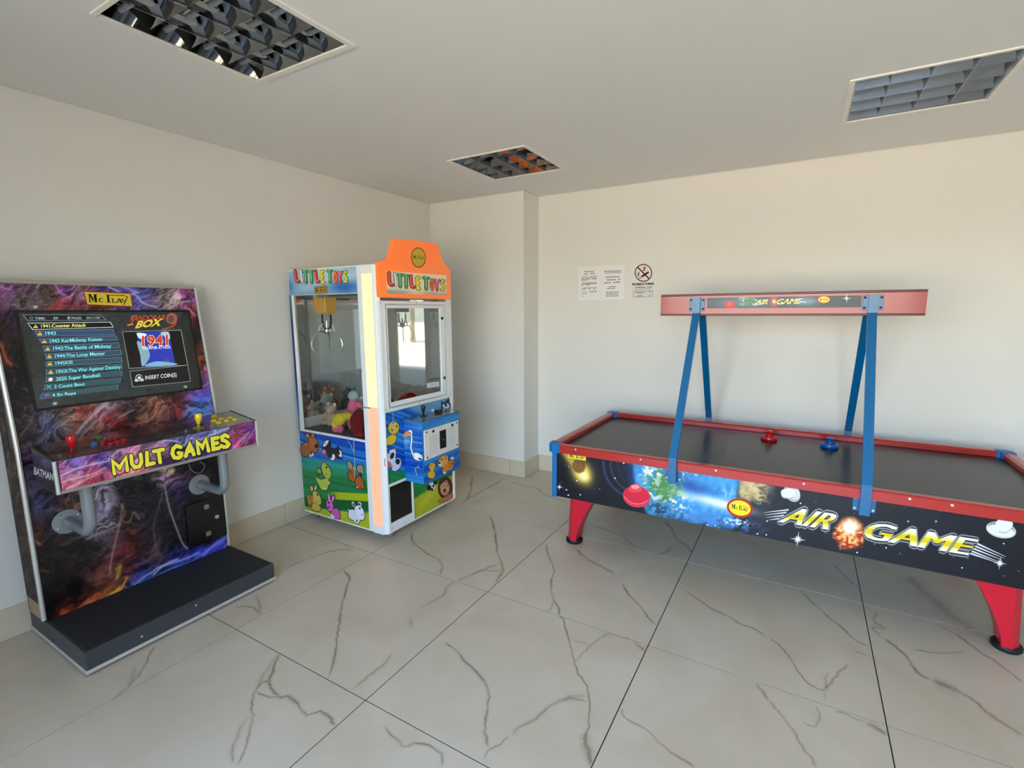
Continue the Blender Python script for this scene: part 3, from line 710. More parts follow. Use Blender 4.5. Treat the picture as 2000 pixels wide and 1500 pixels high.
# lettering and pictures on the long front
hp = Plane((0, by, 0), (1, 0, 0), (0, 0, 1)); k1 = crop(1060, 780, 4.1667); k2 = crop(1460, 840, 3.2611)
pn = Print(hp, lift=.0012)
for a, b in (((100, 525), (262, 507)), ((108, 540), (248, 524)), ((120, 556), (232, 543)), ((135, 572), (205, 562))): pn.line(k2([a, b]), [.4, 3.2], (200, 202, 204), cap=False)
for a, b in (((1645, 806), (1462, 722)), ((1632, 815), (1450, 738)), ((1618, 826), (1440, 754)), ((1605, 840), (1428, 770)), ((1598, 846), (1418, 784))): pn.line(k2([a, b]), [.4, 3.4], (214, 216, 218), cap=False)
pn.build('speed_lines', M_decal, HK)['kind'] = 'stuff'
for body_, p0, p1, p2 in (('AIR', (200, 584), (508, 632), (298, 492)), ('GAME', (722, 684), (1392, 794), (794, 584))):
    pn = Print(hp, lift=.0018)
    pn.fat_text(body_, k2(p0), k2(p1), k2(p2), (84, 86, 90), .16); pn.fat_text(body_, k2(p0), k2(p1), k2(p2), (168, 170, 174), .125); pn.fat_text(body_, k2(p0), k2(p1), k2(p2), (40, 40, 44), .09)
    banded_text(pn, body_, k2(p0), k2(p1), k2(p2), GOLD, .035); pn.build('lettering', M_decal, HK)
pn = Print(hp, lift=.0012)
def star(pn, x, y, L, col=(240, 244, 255)):
    for a_ in range(0, 180, 30):
        l_ = L if a_ in (0, 90) else L*.55; ca_, sa_ = math.cos(math.radians(a_+8)), math.sin(math.radians(a_+8)); pn.line([(x-l_*ca_, y-l_*sa_), (x, y), (x+l_*ca_, y+l_*sa_)], [.15, L*.16, .15], col, cap=False)
    pn.ell(x, y, L*.2, L*.2, (255, 255, 255))
star(pn, *k2((320, 695)), 15); star(pn, *k2((1606, 847)), 13); star(pn, *k2((1200, 580)), 5, (120, 124, 140)); star(pn, 1093, 951, 7, (200, 214, 255))
for q in ((338, 465), (125, 578), (698, 778), (530, 402), (64, 659), (1630, 721), (882, 748), (1022, 580), (1365, 875), (1228, 510)): pn.ell(*k2(q), 1.6, 1.4, (225, 232, 245))
for q in ((308, 775), (210, 778), (1748, 1092), (1405, 1024), (1340, 1019), (280, 660), (660, 518), (195, 735), (590, 640), (1820, 1100)): pn.ell(*k1(q), 1.6, 1.3, (225, 232, 245))
pn.build('star_print', M_decal, HK)['kind'] = 'stuff'
pn = Print(hp, lift=.0022)
q = k1((765, 790)); pn.poly(ell(q[0], q[1], 27, 21, 12), (226, 52, 74)); pn.poly(ell(q[0], q[1]-3, 25, 17, 12), (214, 30, 56)); pn.poly(k1([(705, 745), (712, 705), (735, 690), (780, 690), (803, 715), (805, 742), (760, 758)]), (232, 66, 84), 4); pn.ell(*k1((755, 712)), 8, 4, (246, 150, 150)); pn.line(k1([(665, 790), (720, 838), (790, 850), (850, 825)]), 1.6, (240, 120, 130), sm=4)
pn.build('mallet_picture', M_decal, HK, label='printed red mallet')
pn = Print(hp, lift=.0022)
pn.poly(ell(*k2((285, 400)), 14, 19, -35), (176, 178, 176)); pn.poly(ell(*k2((292, 395)), 11, 16, -35), (206, 208, 205)); pn.poly(k2([(213, 395), (225, 378), (255, 374), (300, 385), (300, 425), (270, 436), (225, 428)]), (226, 228, 224), 4); pn.line(k2([(222, 424), (270, 434), (298, 424)]), 1.5, (160, 162, 160), sm=3)
pn.build('mallet_picture', M_decal, HK, label='printed white mallet')
pn = Print(hp, lift=.0022)
pn.poly(ell(*k2((1614, 634)), 30, 16, 12), (190, 191, 186)); pn.poly(ell(*k2((1614, 622)), 26, 12, 12), (150, 150, 146)); pn.poly(ell(*k2((1612, 640)), 27, 11, 12), (222, 223, 218)); pn.poly(k2([(1580, 600), (1590, 575), (1625, 562), (1665, 565), (1688, 590), (1682, 620), (1648, 650), (1600, 645)]), (226, 227, 222), 4); pn.line(k2([(1600, 646), (1645, 652), (1682, 622)]), 1.6, (160, 160, 156), sm=3)
pn.build('mallet_picture', M_decal, HK, label='printed white mallet')
pn = Print(hp, lift=.0022)
pn.ell(1445, 992, 26, 18.5, (190, 36, 30), 12); pn.ell(1445, 992, 21.5, 14.5, (244, 220, 34), 12); logo(pn, k1((1535, 886)), k1((1672, 912)), k1((1538, 846)), (26, 22, 12))
pn.build('brand_badge', M_decal, HK)
pn = Print(hp, lift=.0022)
pn.poly(k1([(207, 430), (354, 446), (352, 500), (205, 478)]), (244, 222, 70)); pn.line(k1([(207, 430), (354, 446), (352, 500), (205, 478), (207, 430)]), .7, (150, 120, 20)); logo(pn, k1((214, 470)), k1((342, 488)), k1((216, 434)), (26, 22, 12))
pn.build('brand_badge', M_decal, HK)
for q in ((1124, 878), (1251, 897.5), (1398, 919), (1777, 974.5), (1860, 987), (1570, 945)):
    p = at(q, 1, hy0); G().lathe([(.006, 0), (.006, .0015), (.003, .003)], (p[0], hy0, min(max(p[2], .664), .7)), (0, -1, 0), 10).build('rail_screw', M_white_screw, HK)
# mallets on the table
def mallet(px, col, label):
    p = at(px, 2, .6732); t = thing('air_hockey_mallet', (p[0], p[1], .6732), label, 'mallet', 'mallets on the air hockey table')
    m = mat('mallet_'+label.split()[0], col, .3, coat=.3)
    G().lathe([(.047, 0), (.05, .004), (.05, .02), (.046, .026), (.04, .027), (.036, .017), (.02, .016)], p).build('base', m, t, smooth=True)
    G().lathe([(.02, .014), (.018, .03), (.0175, .045), (.021, .05), (.022, .058), (.017, .064), (.004, .066)], p).build('knob', m, t, smooth=True)
mallet((1502, 859), rgb(190, 20, 26), 'red plastic mallet on the black playfield, left of the blue one')
mallet((1620, 873.5), rgb(10, 86, 158), 'blue plastic mallet on the black playfield, right of the red one')
# ------------------------------------------------------------------ claw machine
CM = thing('claw_machine', (.47, .52, 0), 'white claw machine with orange topper and cartoon animal stickers in the corner by the pillar', 'claw machine')
M_cw = mat('white_metal', rgb(238, 240, 240), 0.38, var=.03, coat=.15)
M_alu = mat('aluminium_trim', rgb(205, 207, 205), 0.3, 0.75, var=.04)
M_black = mat('black_plastic', rgb(14, 14, 15), 0.35)
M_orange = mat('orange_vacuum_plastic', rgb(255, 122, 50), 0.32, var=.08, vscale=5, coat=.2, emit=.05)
M_glass = glass_mat('window_glass', (.93, .95, .95), 1.0)
M_mirror = mat('mirror_back', rgb(206, 208, 206), 0.03, 1.0, var=.01)
M_chrome = mat('chrome', rgb(225, 225, 225), 0.12, 1.0, var=.02)
ax0, ax1, ay0, ay1, az0, az1 = .04, .90, .14, .90, .062, 1.85
def plan(x1=ax1): return [(ax0, ay0), (.775, ay0), (.868, ay0+.005), (x1, ay0+.02), (x1, ay1-.02), (.868, ay1-.005), (.775, ay1), (ax0, ay1)]
lower = G().prism([(x, y, az0) for x, y in plan(.892)], (0, 0, .634)).build('lower_cabinet', M_cw, CM)
G().prism([(x, y, 1.674) for x, y in plan()], (0, 0, az1-1.674)).build('top_cabinet', M_cw, CM)
# corner posts
for (a, b) in (((ax0, ay0), (ax0+.034, ay0+.03)), ((ax0, ay1-.03), (ax0+.034, ay1)), ((.866, ay1-.034), (ax1, ay1))):
    G().box((a[0], a[1], .696), (b[0], b[1], 1.674), .003, 1).build('corner_post', M_cw, CM)
post = G().prism([(x, y, .07) for x, y in ((.735, ay0-.004), (.775, ay0-.004), (.80, ay0+.012), (.80, ay0+.02), (.735, ay0+.02))], (0, 0, az1-.07)).build('corner_post', M_cw, CM)
post2 = G().prism([(x, y, .07) for x, y in ((.862, ay0+.0005), (.872, ay0+.001), (ax1+.004, ay0+.016), (ax1+.004, ay0+.024), (.88, ay0+.024))], (0, 0, az1-.07)).build('corner_post', M_cw, CM)
M_ledy = mat('yellow_light_strip', rgb(255, 240, 170), 0.4, emit=.10, var=.05, vscale=14)
M_ledo = mat('orange_light_strip', rgb(255, 176, 140), 0.4, emit=.09, var=.05, vscale=14)
def strip(z0, z1, m): return G().prism([(.776, ay0-.003, z0), (.864, ay0+.001, z0), (.864, ay0+.02, z0), (.776, ay0+.02, z0)], (0, 0, z1-z0)).build('light_strip', m, CM)
strip(.935, 1.80, M_ledy); strip(.11, .935, M_ledo)
for zc in (.09, 1.825): G().prism([(.776, ay0-.004, zc-.03), (.864, ay0, zc-.03), (.864, ay0+.02, zc-.03), (.776, ay0+.02, zc-.03)], (0, 0, .055)).build('strip_end_cap', M_cw, CM)
for zc in (.93, ):
    G().box((.73, ay0-.006, zc-.004), (.80, ay0+.0, zc+.004)).build('post_joint', M_alu, CM)
# mirror back, floor, side windows
G().box((ax0+.002, ay0+.03, .77), (ax0+.012, ay1-.03, 1.674)).build('back_mirror', M_mirror, CM)
G().box((ax0+.002, ay0+.03, .696), (ax0+.02, ay1-.03, .775)).build('back_skirt', mat('grey_white_skirt', rgb(205, 207, 205), .4), CM)
G().box((ax0+.02, ay0+.02, .69), (.88, ay1-.02, .70)).build('prize_bed', mat('dark_bed', rgb(60, 52, 50), .8), CM)
G().box((.072, ay0+.012, .70), (.735, ay0+.016, 1.674)).build('window_pane', M_glass, CM)
G().box((.072, ay1-.016, .70), (.862, ay1-.012, 1.674)).build('window_pane', glass_mat('coated_glass', (.80, .82, .82), 5.5), CM)
G().cyl((.088, ay0+.006, .70), (.076, ay0+.006, 1.672), .007).build('window_trim', mat('cream_trim', rgb(226, 224, 206), .35), CM, smooth=True)
G().box((.06, ay0-.003, .690), (.74, ay0+.012, .702)).build('window_sill', M_cw, CM)
# front door frame with its pane
fx = ax1
def fr(name, y0, y1, z0, z1, x0, x1, m=M_cw, bev=.003): return G().box((x0, y0, z0), (x1, y1, z1), bev, 1).build(name, m, door)
door = G().box((fx-.012, .15, .90), (fx+.006, .222, 1.626), .003, 1).build('door_frame', M_cw, CM)
fr('door_rail', .222, .868, 1.578, 1.626, fx-.012, fx+.006); fr('door_rail', .222, .868, .90, .962, fx-.012, fx+.006); fr('door_stile', .756, .868, .962, 1.578, fx-.012, fx+.006)
for (y0, y1, z0, z1) in ((.188, .20, .93, 1.602), (.19, .80, 1.598, 1.606), (.19, .80, .926, .934), (.792, .80, .93, 1.602)): fr('door_bead', y0, y1, z0, z1, fx+.005, fx+.012, M_alu, .002)
G().box((fx-.004, .215, .955), (fx, .762, 1.584)).build('door_pane', M_glass, door)
for (y, z) in ((.775, 1.505), (.785, 1.06)): G().lathe([(.011, 0), (.011, .006), (.006, .008)], (fx+.006, y, z), (1, 0, 0), 14).build('door_lock', M_black, door)
for (y, z) in ((.165, 1.61), (.5, 1.612), (.85, 1.61), (.165, 1.2), (.17, .92), (.5, .912), (.855, .92)): G().lathe([(.006, 0), (.005, .002)], (fx+.006, y, z), (1, 0, 0), 10).build('door_screw', M_alu, door)
# notice sticker inside the pane
fp = Plane((fx+.001, 0, 0), (0, 1, 0), (0, 0, 1)); kf = crop(730, 570, 6.5235)
pn = Print(fp, lift=.0005); pn.poly(kf([(672, 1165), (832, 1140), (835, 1205), (680, 1226)]), (214, 212, 218)); pn.line(kf([(705, 1116), (828, 1100)]), 2.2, (60, 78, 74)); pn.line(kf([(690, 1144), (838, 1126)]), 1.5, (110, 126, 122)); pn.line(kf([(715, 1185), (800, 1172)]), 1.0, (190, 186, 200)); pn.build('pane_sticker', M_decal, door)

# printed skins
def stripes(X, Y, sl, seed):
    """blue streaks running down to the right"""
    t = Y-sl*(X-640)+0.0006*(X-650)**2; s = vnoise(t/4.2, t*0+.5, seed)*.55+vnoise(t/1.7, t*0+.5, seed+1)*.45; b = vnoise(t/13, t*0+.5, seed+2)
    deep, cyan = np.array([8, 60, 176.]), np.array([52, 168, 226.]); k = np.clip(.22+1.6*(s-.4)+.9*(b-.5), 0, 1)
    c = deep*(1-k[:, None])+cyan*k[:, None]; return blend(c, (150, 205, 235), sstep(.72, .9, s)*.8)
def side_art(X, Y):
    c = stripes(X, Y, .30, 5); n = vnoise((Y-.22*(X-640))/5, X*0+.5, 33); n2 = vnoise((Y-.2*(X-640))/2.2, X*0+.5, 34)
    g = np.stack([10+30*n2, 96+50*n, 54+22*n2], 1)
    t = Y-.12*(X-590); m = sstep(888, 903, t+5*(n-.5)); teal = np.stack([22+30*n2, 122+40*n, 118+16*n], 1); c = c*(1-m[:, None])+teal*m[:, None]
    m = sstep(908, 926, t); c = c*(1-m[:, None])+g*m[:, None]
    c = blend(c, (70, 170, 100), sstep(.78, .95, n2)*sstep(915, 930, Y)*.45)
    yb_ = 961+.05*(X-650)-((X-700)/60.)**2*1.0; band = sstep(yb_-1, yb_+1, Y)*sstep(yb_+16, yb_+14, Y)*sstep(632, 664, X); c = blend(c, (176, 190, 26), band)
    c = blend(c, (12, 84, 38), sstep(yb_+14, yb_+16, Y)*(1-sstep(yb_+32, yb_+34, Y))*.8)
    bot = sstep(-1.5, 1.5, Y-(990+.07*(X-600)+4*np.sin((X-600)/55))); c = blend(c, (176, 184, 34), bot); c = blend(c, (206, 208, 60), bot*gauss(X, Y, 668, 1003, 22, 10)*.5); return c
def head_art(X, Y):
    n = vnoise((Y+.9*(X-560))/16, X*0+.5, 61); n2 = fbm(X/26, Y/20, 62); c = np.stack([70+70*n2+40*n, 140+50*n2+25*n, 200+24*n], 1)
    c = blend(c, (214, 228, 238), np.clip(gauss(X, Y, 632, 538, 66, 22)*1.05+gauss(X, Y, 600, 565, 18, 8)*.4, 0, .85)); c = blend(c, (40, 100, 184), np.clip(gauss(X, Y, 672, 560, 26, 12)+gauss(X, Y, 563, 560, 10, 14)*.7, 0, .9)); return c
def front_art(X, Y):
    c = stripes(X, Y, .55, 15); c = blend(c, (120, 176, 216), sstep(806, 790, Y-.0*(X-800)-.5*(X-800))*sstep(785, 815, X)*.85)
    m = sstep(915, 925, Y-.05*(X-760)); n = vnoise((Y-.4*X)/4, X*0+.5, 44); g = np.stack([14+20*n, 116+40*n, 52+20*n], 1); c = c*(1-m[:, None])+g*m[:, None]
    yl = sstep(-4, 4, (X-812)*.62+(Y-972)); yl = yl*sstep(880, 905, Y)*(X > 806); c = blend(c, (172, 186, 34), yl); c = blend(c, (214, 206, 60), yl*gauss(X, Y, 838, 968, 8, 34, 38)*.9); c = blend(c, (196, 160, 40), yl*sstep(850, 870, X)*.7); return c
side = painted('side_print', CM, (.046, ay0-.0015, .073), (.737, ay0-.0015, .073), (.046, ay0-.0015, .688), 280, 300, side_art, M_print)
painted('header_print', CM, (.048, ay0-.0015, 1.677), (.732, ay0-.0015, 1.677), (.048, ay0-.0015, 1.842), 200, 70, head_art, M_print)
for (y0, y1, z0, z1, nu, nv) in ((.164, .86, .40, .905, 210, 160), (.405, .872, .075, .40, 150, 110)):
    painted('front_print', CM, (fx-.006, y0, z0), (fx-.006, y1, z0), (fx-.006, y0, z1), nu, nv, front_art, M_print)
painted('edge_print', CM, (ax0+.001, ay0-.0015, .69), (ax0+.022, ay0-.0015, .69), (ax0+.001, ay0-.0015, 1.68), 8, 80, lambda X, Y: np.stack([30+50*sstep(640, 560, Y)+60*sstep(760, 840, Y), 50+90*sstep(640, 560, Y)+110*sstep(740, 830, Y), 120+70*sstep(640, 560, Y)+70*sstep(740, 830, Y)], 1), M_print)
for (yy, y2) in ((.165, .150+.026), (.872, .884)): painted('edge_print', CM, (fx-.003, yy, .91), (fx-.003, y2, .91), (fx-.003, yy, 1.64), 4, 60, lambda X, Y: np.stack([20+60*sstep(620, 590, Y)+0*X, 56+100*sstep(760, 830, Y), 124+70*sstep(760, 830, Y)], 1), M_print)
# prize flap
pz = G().box((fx-.008, .158, .072), (fx+.002, .176, .41), .002, 1).build('prize_door_frame', M_cw, CM)
for (y0, y1, z0, z1) in ((.392, .41, .072, .41), (.176, .392, .392, .41), (.176, .392, .072, .136)): G().box((fx-.008, y0, z0), (fx+.002, y1, z1), .002, 1).build('prize_door_rail', M_cw, pz)
G().box((fx-.02, .176, .136), (fx-.0045, .392, .392)).build('prize_flap', mat('smoked_flap', rgb(16, 14, 13), .15), pz)
G().box((fx-.008, .872, .072), (fx+.002, .896, .69), .002, 1).build('corner_strip', M_cw, CM); G().box((fx-.008, .41, .066), (fx+.001, .88, .076), .001, 1).build('bottom_strip', M_cw, CM)
for (y, z) in ((.168, .3), (.168, .2), (.3, .1), (.18, .1)): G().lathe([(.005, 0), (.004, .002)], (fx+.002, y, z), (1, 0, 0), 10).build('door_screw', M_alu, pz)
for (x, y) in ((.10, .20), (.10, .84), (.83, .235), (.83, .82)):
    cs = G().box((x-.02, y-.014, .05), (x+.02, y+.014, .064)).build('caster', M_alu, CM)
    G().cyl((x, y-.011, .028), (x, y+.011, .028), .028).build('caster_wheel', mat('grey_caster', rgb(120, 124, 128), .35), cs, smooth=True)
    G().cyl((x, y-.0125, .028), (x, y+.0125, .028), .016).build('caster_hub', M_chrome, cs, smooth=True)

# ---- orange topper
mx = .936; ml, mr = .14, .856
km = crop(730, 460, 11.54); mp = Plane((mx, 0, 0), (0, 1, 0), (0, 0, 1))
outl = km([(165, 1420), (160, 590), (330, 560), (395, 500), (415, 400), (450, 230), (490, 95), (540, 75), (960, 110), (1395, 190), (1440, 230), (1480, 340), (1530, 510), (1590, 660), (1690, 730), (1760, 790), (1760, 1430)])
ring = [mp.px(p) for p in outl]; zb_ = 1.645; ring[0] = (ml, zb_); ring[1] = (ml, ring[1][1]); ring[-1] = (mr, zb_); ring[-2] = (mr, ring[-2][1])
rr = [ring[0]]+smooth_ring(ring[1:-1], 3, False)+[ring[-1]]
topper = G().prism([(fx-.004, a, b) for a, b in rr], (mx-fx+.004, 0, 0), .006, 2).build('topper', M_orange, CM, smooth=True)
panel = [mp.px(p) for p in km([(282, 798), (1650, 900), (1640, 1335), (300, 1310)])]
def top_art(X, Y):
    c = np.tile(np.array([250., 232., 190.]), (len(X), 1)); return blend(c, (150, 164, 178), np.clip(sstep(562, 574, Y-.06*(X-790))*sstep(.0, 1, .3+np.abs(X-812)/55.), 0, .9))
pa = [np.array(mp.P(a, b, .0012)) for a, b in panel]; painted('topper_panel', topper, pa[3], pa[2], pa[0], 120, 40, top_art, M_print)
def beans(pn, f, w):
    """the toy-like lettering LITTLE TOYS; f maps the drawing's unit box to pixels, w = stroke scale"""
    R_, G_, Y_ = (226, 66, 48), (84, 160, 104), (250, 216, 30)
    L = [([(.03,.02),(.035,.42),(.05,.66),(.085,.74)], .05, R_), ([(.132,.05),(.146,.74)], .042, (226, 230, 232)),
         ([(.178,.10),(.245,.10)], .042, G_), ([(.215,.14),(.222,.80)], .046, G_),
         ([(.282,.12),(.345,.13)], .042, G_), ([(.318,.16),(.322,.82)], .046, G_),
         ([(.395,.14),(.402,.5),(.415,.76),(.448,.80)], .048, R_), ([(.535,.22),(.5,.22),(.505,.55),(.51,.88),(.545,.88)], .042, Y_), ([(.505,.55),(.535,.55)], .034, Y_),
         ([(.615,.2),(.69,.22)], .042, G_), ([(.652,.24),(.657,.88)], .046, G_),
         ([(.735,.45),(.752,.3),(.772,.45),(.774,.75),(.757,.9),(.738,.75),(.735,.45)], .034, (240, 96, 44)), ([(.805,.3),(.838,.52)], .036, (236, 120, 140)), ([(.872,.32),(.838,.54),(.84,.92)], .036, (226, 72, 116)),
         ([(.955,.36),(.925,.32),(.912,.46),(.94,.6),(.955,.74),(.94,.9),(.908,.88)], .038, (186, 206, 36))]
    for pts, lw, col in L: pn.line([f(p) for p in pts], lw*w*1.35, (24, 40, 22), sm=4)
    for pts, lw, col in L: pn.line([f(p) for p in pts], lw*w, col, sm=4)
    for pts, lw, col in L: pn.line([f((p[0]-.008, p[1]+.01)) for p in pts[:-1]]+[f((pts[-1][0]-.006, pts[-1][1]-.12))], lw*w*.3, tuple(min(255, c+70) for c in col), sm=3)
    return pn
def quad(tl, tr, bl, br):
    tl, tr, bl, br = [np.array(p, float) for p in (tl, tr, bl, br)]
    return lambda p: tuple((tl*(1-p[0])+tr*p[0])*(1-p[1])+(bl*(1-p[0])+br*p[0])*p[1])
beans(Print(mp, lift=.0022), quad(*km([(296, 835), (1640, 905), (296, 1215), (1640, 1265)])), 1340/11.54).build('topper_lettering', M_decal, topper)
pn = Print(mp, lift=.001); q = km((1005, 497)); pn.ell(*q, 14.5, 20, (150, 70, 14), -4); pn.ell(*q, 12.8, 18, (214, 178, 52), -4); logo(pn, km((890, 520)), km((1128, 535)), km((890, 440)), (56, 40, 12)); pn.build('topper_badge', M_decal, topper)
ps = Plane((0, ay0-.0015, 0), (1, 0, 0), (0, 0, 1)); kh = crop(540, 450, 5.263)
beans(Print(ps, lift=.001), quad(*kh([(175, 415), (750, 362), (185, 575), (750, 545)])), 565/5.263).build('header_lettering', M_decal, CM)
pn = Print(ps, lift=.001); pn.poly(kh([(392, 582), (520, 568), (524, 642), (398, 655)]), (180, 142, 52)); pn.line(kh([(392, 582), (520, 568), (524, 642), (398, 655), (392, 582)]), .8, (90, 64, 14)); logo(pn, kh((402, 636)), kh((510, 624)), kh((400, 590)), (40, 30, 10)); pn.build('header_badge', M_decal, CM)

# ---- cartoon animals
ka = crop(580, 840, 7.143)
def sticker(label, items, k, plane, parent, out=(36, 26, 22), ow=10):
    """items: ('p', ring, colour) smooth blobs / ('e', cx, cy, rx, ry, rot, colour); an outline is put under the first n blobs"""
    pn = Print(plane, lift=.0012)
    for it in items:
        if it[0] == 'o':
            pn.layer(); r = smooth_ring(it[1], 4); c = np.mean(r, 0); R = [c+(p-c)*(1+ow/max(np.linalg.norm(p-c), 1)) for p in r]; pn.ring(k([tuple(p) for p in R]), out)
    for it in items:
        if it[0] in 'po': pn.poly(k([tuple(p) for p in smooth_ring(it[1], 4)]), it[2])
        elif it[0] == 'e': pn.poly(k(ell(*it[1:6], n=14)), it[6])
        elif it[0] == 'l': pn.line(k(it[1]), it[2]/k.sc, it[3], sm=3)
    return pn.build('animal_sticker', M_decal, parent, label=label)
def E(cx, cy, rx, ry, rot=0): return ell(cx, cy, rx, ry, rot, 12)
BR = (168, 96, 44)
sticker('brown bear sticker', [('o', E(130, 265, 75, 100, 8), BR), ('o', E(150, 75, 28, 35), (176, 104, 52)), ('o', E(225, 75, 20, 38), (186, 120, 70)), ('o', [(170, 110), (220, 85), (270, 130), (300, 210), (285, 290), (230, 310), (180, 250)], (182, 106, 50)), ('e', 150, 82, 12, 14, 0, (236, 190, 160)), ('e', 272, 222, 24, 30, 10, (20, 16, 16)), ('e', 210, 105, 9, 12, 0, (30, 20, 16)), ('e', 192, 355, 12, 20, 0, (246, 240, 232)), ('e', 222, 340, 12, 22, 0, (246, 240, 232)), ('e', 125, 200, 8, 10, 0, (230, 190, 150)), ('l', [(170, 200), (200, 260), (240, 300)], 6, (120, 60, 26))], ka, ps, side)
sticker('black and white cow sticker', [('o', [(365, 230), (400, 150), (450, 135), (470, 200), (460, 280), (400, 330), (360, 300)], (34, 34, 44)), ('o', [(430, 280), (520, 260), (600, 270), (630, 340), (620, 400), (560, 390), (480, 410), (440, 360)], (40, 40, 48)), ('p', [(368, 225), (395, 160), (445, 140), (425, 195), (395, 225)], (242, 242, 242)), ('e', 382, 305, 30, 40, -15, (216, 84, 100)), ('e', 376, 300, 16, 24, -15, (236, 140, 146)), ('p', [(450, 375), (480, 400), (505, 330), (535, 370), (520, 410), (480, 415)], (240, 240, 240)), ('p', [(590, 280), (620, 300), (630, 370), (600, 370), (585, 345), (605, 330)], (238, 238, 240)), ('e', 400, 188, 8, 10, 0, (40, 40, 40)), ('p', [(560, 230), (580, 215), (590, 260), (570, 270)], (30, 30, 36))], ka, ps, side)
YG = (176, 190, 66)
sticker('green dragon sticker', [('o', [(345, 520), (365, 450), (400, 470), (450, 520), (480, 600), (460, 670), (420, 690), (370, 620)], YG), ('o', [(265, 660), (330, 690), (400, 680), (470, 730), (440, 770), (420, 830), (350, 830), (310, 770)], (184, 196, 74)), ('o', [(290, 540), (320, 545), (345, 590), (310, 610), (285, 580)], (150, 170, 50)), ('e', 415, 518, 13, 16, 0, (40, 46, 20)), ('e', 415, 616, 8, 12, 0, (140, 110, 30)), ('e', 378, 818, 10, 16, 0, (220, 224, 140)), ('e', 410, 815, 10, 16, 0, (220, 224, 140)), ('p', [(300, 600), (320, 600), (300, 660), (285, 640)], (34, 90, 40)), ('l', [(390, 640), (430, 665), (465, 650)], 5, (120, 130, 30))], ka, ps, side)
sticker('giraffe sticker', [('o', [(225, 870), (250, 850), (300, 880), (335, 960), (340, 1020), (310, 1040), (270, 1000), (230, 940)], (206, 186, 84)), ('o', [(150, 920), (200, 910), (240, 960), (280, 1020), (330, 1070), (325, 1120), (280, 1130), (200, 1090), (165, 1020)], (204, 178, 80)), ('o', E(208, 815, 20, 38, -10), (206, 190, 110)), ('o', E(262, 805, 18, 36, 10), (206, 190, 110)), ('p', [(155, 930), (195, 905), (225, 960), (215, 1020), (180, 1010), (165, 970)], (200, 110, 46)), ('p', [(180, 1030), (210, 1020), (220, 1060), (195, 1080)], (150, 70, 30)), ('e', 290, 900, 12, 18, 0, (40, 30, 20)), ('e', 322, 990, 7, 12, 0, (160, 110, 40)), ('e', 232, 1018, 10, 12, 0, (70, 40, 20))], ka, ps, side)
PK = (208, 110, 184)
sticker('pink rabbit sticker', [('o', E(460, 1050, 48, 85, -8), PK), ('o', [(480, 1150), (530, 1090), (580, 1110), (600, 1180), (600, 1240), (540, 1230), (500, 1220)], (204, 96, 176)), ('o', [(432, 890), (450, 900), (468, 960), (455, 985), (435, 950)], (226, 150, 206)), ('o', [(485, 970), (495, 920), (520, 905), (530, 930), (515, 985), (495, 1000)], (196, 84, 150)), ('p', [(495, 975), (505, 930), (518, 925), (512, 975)], (240, 170, 190)), ('e', 446, 1012, 13, 15, 0, (46, 30, 70)), ('e', 440, 1080, 20, 18, 0, (110, 60, 150)), ('e', 510, 1215, 16, 18, 0, (250, 236, 246)), ('p', [(475, 1170), (495, 1180), (500, 1210), (480, 1205)], (250, 240, 248))], ka, ps, side)
sticker('white goat sticker', [('o', [(730, 1120), (790, 1110), (840, 1160), (880, 1220), (870, 1290), (830, 1300), (790, 1260), (740, 1230), (720, 1200)], (226, 228, 240)), ('o', [(815, 1070), (870, 1050), (920, 1100), (945, 1180), (935, 1240), (890, 1250), (840, 1190), (810, 1120)], (236, 238, 248)), ('o', [(765, 1010), (790, 1000), (815, 1050), (790, 1070)], (232, 234, 244)), ('o', [(850, 1010), (880, 1000), (905, 1030), (895, 1060), (870, 1040)], (232, 234, 244)), ('p', [(778, 1025), (795, 1020), (808, 1055), (790, 1060)], (40, 60, 46)), ('p', [(862, 1018), (880, 1015), (893, 1045), (875, 1045)], (40, 60, 46)), ('e', 880, 1090, 13, 16, 0, (36, 34, 44)), ('e', 912, 1180, 20, 16, 20, (220, 190, 200)), ('e', 838, 1265, 15, 18, 0, (110, 120, 150)), ('l', [(720, 1100), (740, 1150), (760, 1150)], 8, (230, 232, 244))], ka, ps, side)
sticker('brown reindeer held by a grey claw sticker', [('o', [(730, 560), (770, 540), (810, 580), (815, 660), (800, 715), (750, 700), (720, 640)], (178, 92, 44)), ('o', [(815, 690), (870, 640), (915, 690), (940, 790), (920, 820), (885, 800), (860, 815), (830, 800)], (176, 92, 42)), ('o', [(710, 450), (740, 440), (780, 500), (760, 545), (715, 520)], (170, 140, 110)), ('o', [(840, 520), (870, 485), (915, 500), (930, 600), (890, 610), (850, 570)], (160, 140, 120)), ('p', [(865, 600), (900, 590), (910, 650), (885, 660)], (50, 60, 40)), ('e', 755, 582, 10, 14, 0, (36, 24, 18)), ('e', 845, 800, 12, 12, 0, (236, 190, 140)), ('l', [(795, 130), (795, 260), (808, 380), (805, 500)], 16, (96, 130, 160)), ('l', [(797, 130), (797, 260), (810, 380), (808, 500)], 7, (190, 206, 220)), ('l', [(690, 130), (740, 180), (770, 260), (800, 380)], 12, (46, 96, 170)), ('l', [(870, 190), (830, 230), (812, 330), (808, 380)], 12, (46, 96, 170)), ('l', [(715, 150), (755, 210), (785, 300)], 5, (214, 228, 240)), ('e', 804, 535, 20, 22, 0, (190, 196, 200)), ('e', 804, 535, 9, 10, 0, (90, 100, 110)), ('l', [(806, 555), (815, 610), (808, 660)], 10, (196, 180, 170))], ka, ps, side)
kc = crop(730, 800, 5.7706); pf = Plane((fx-.006, 0, 0), (0, 1, 0), (0, 0, 1))
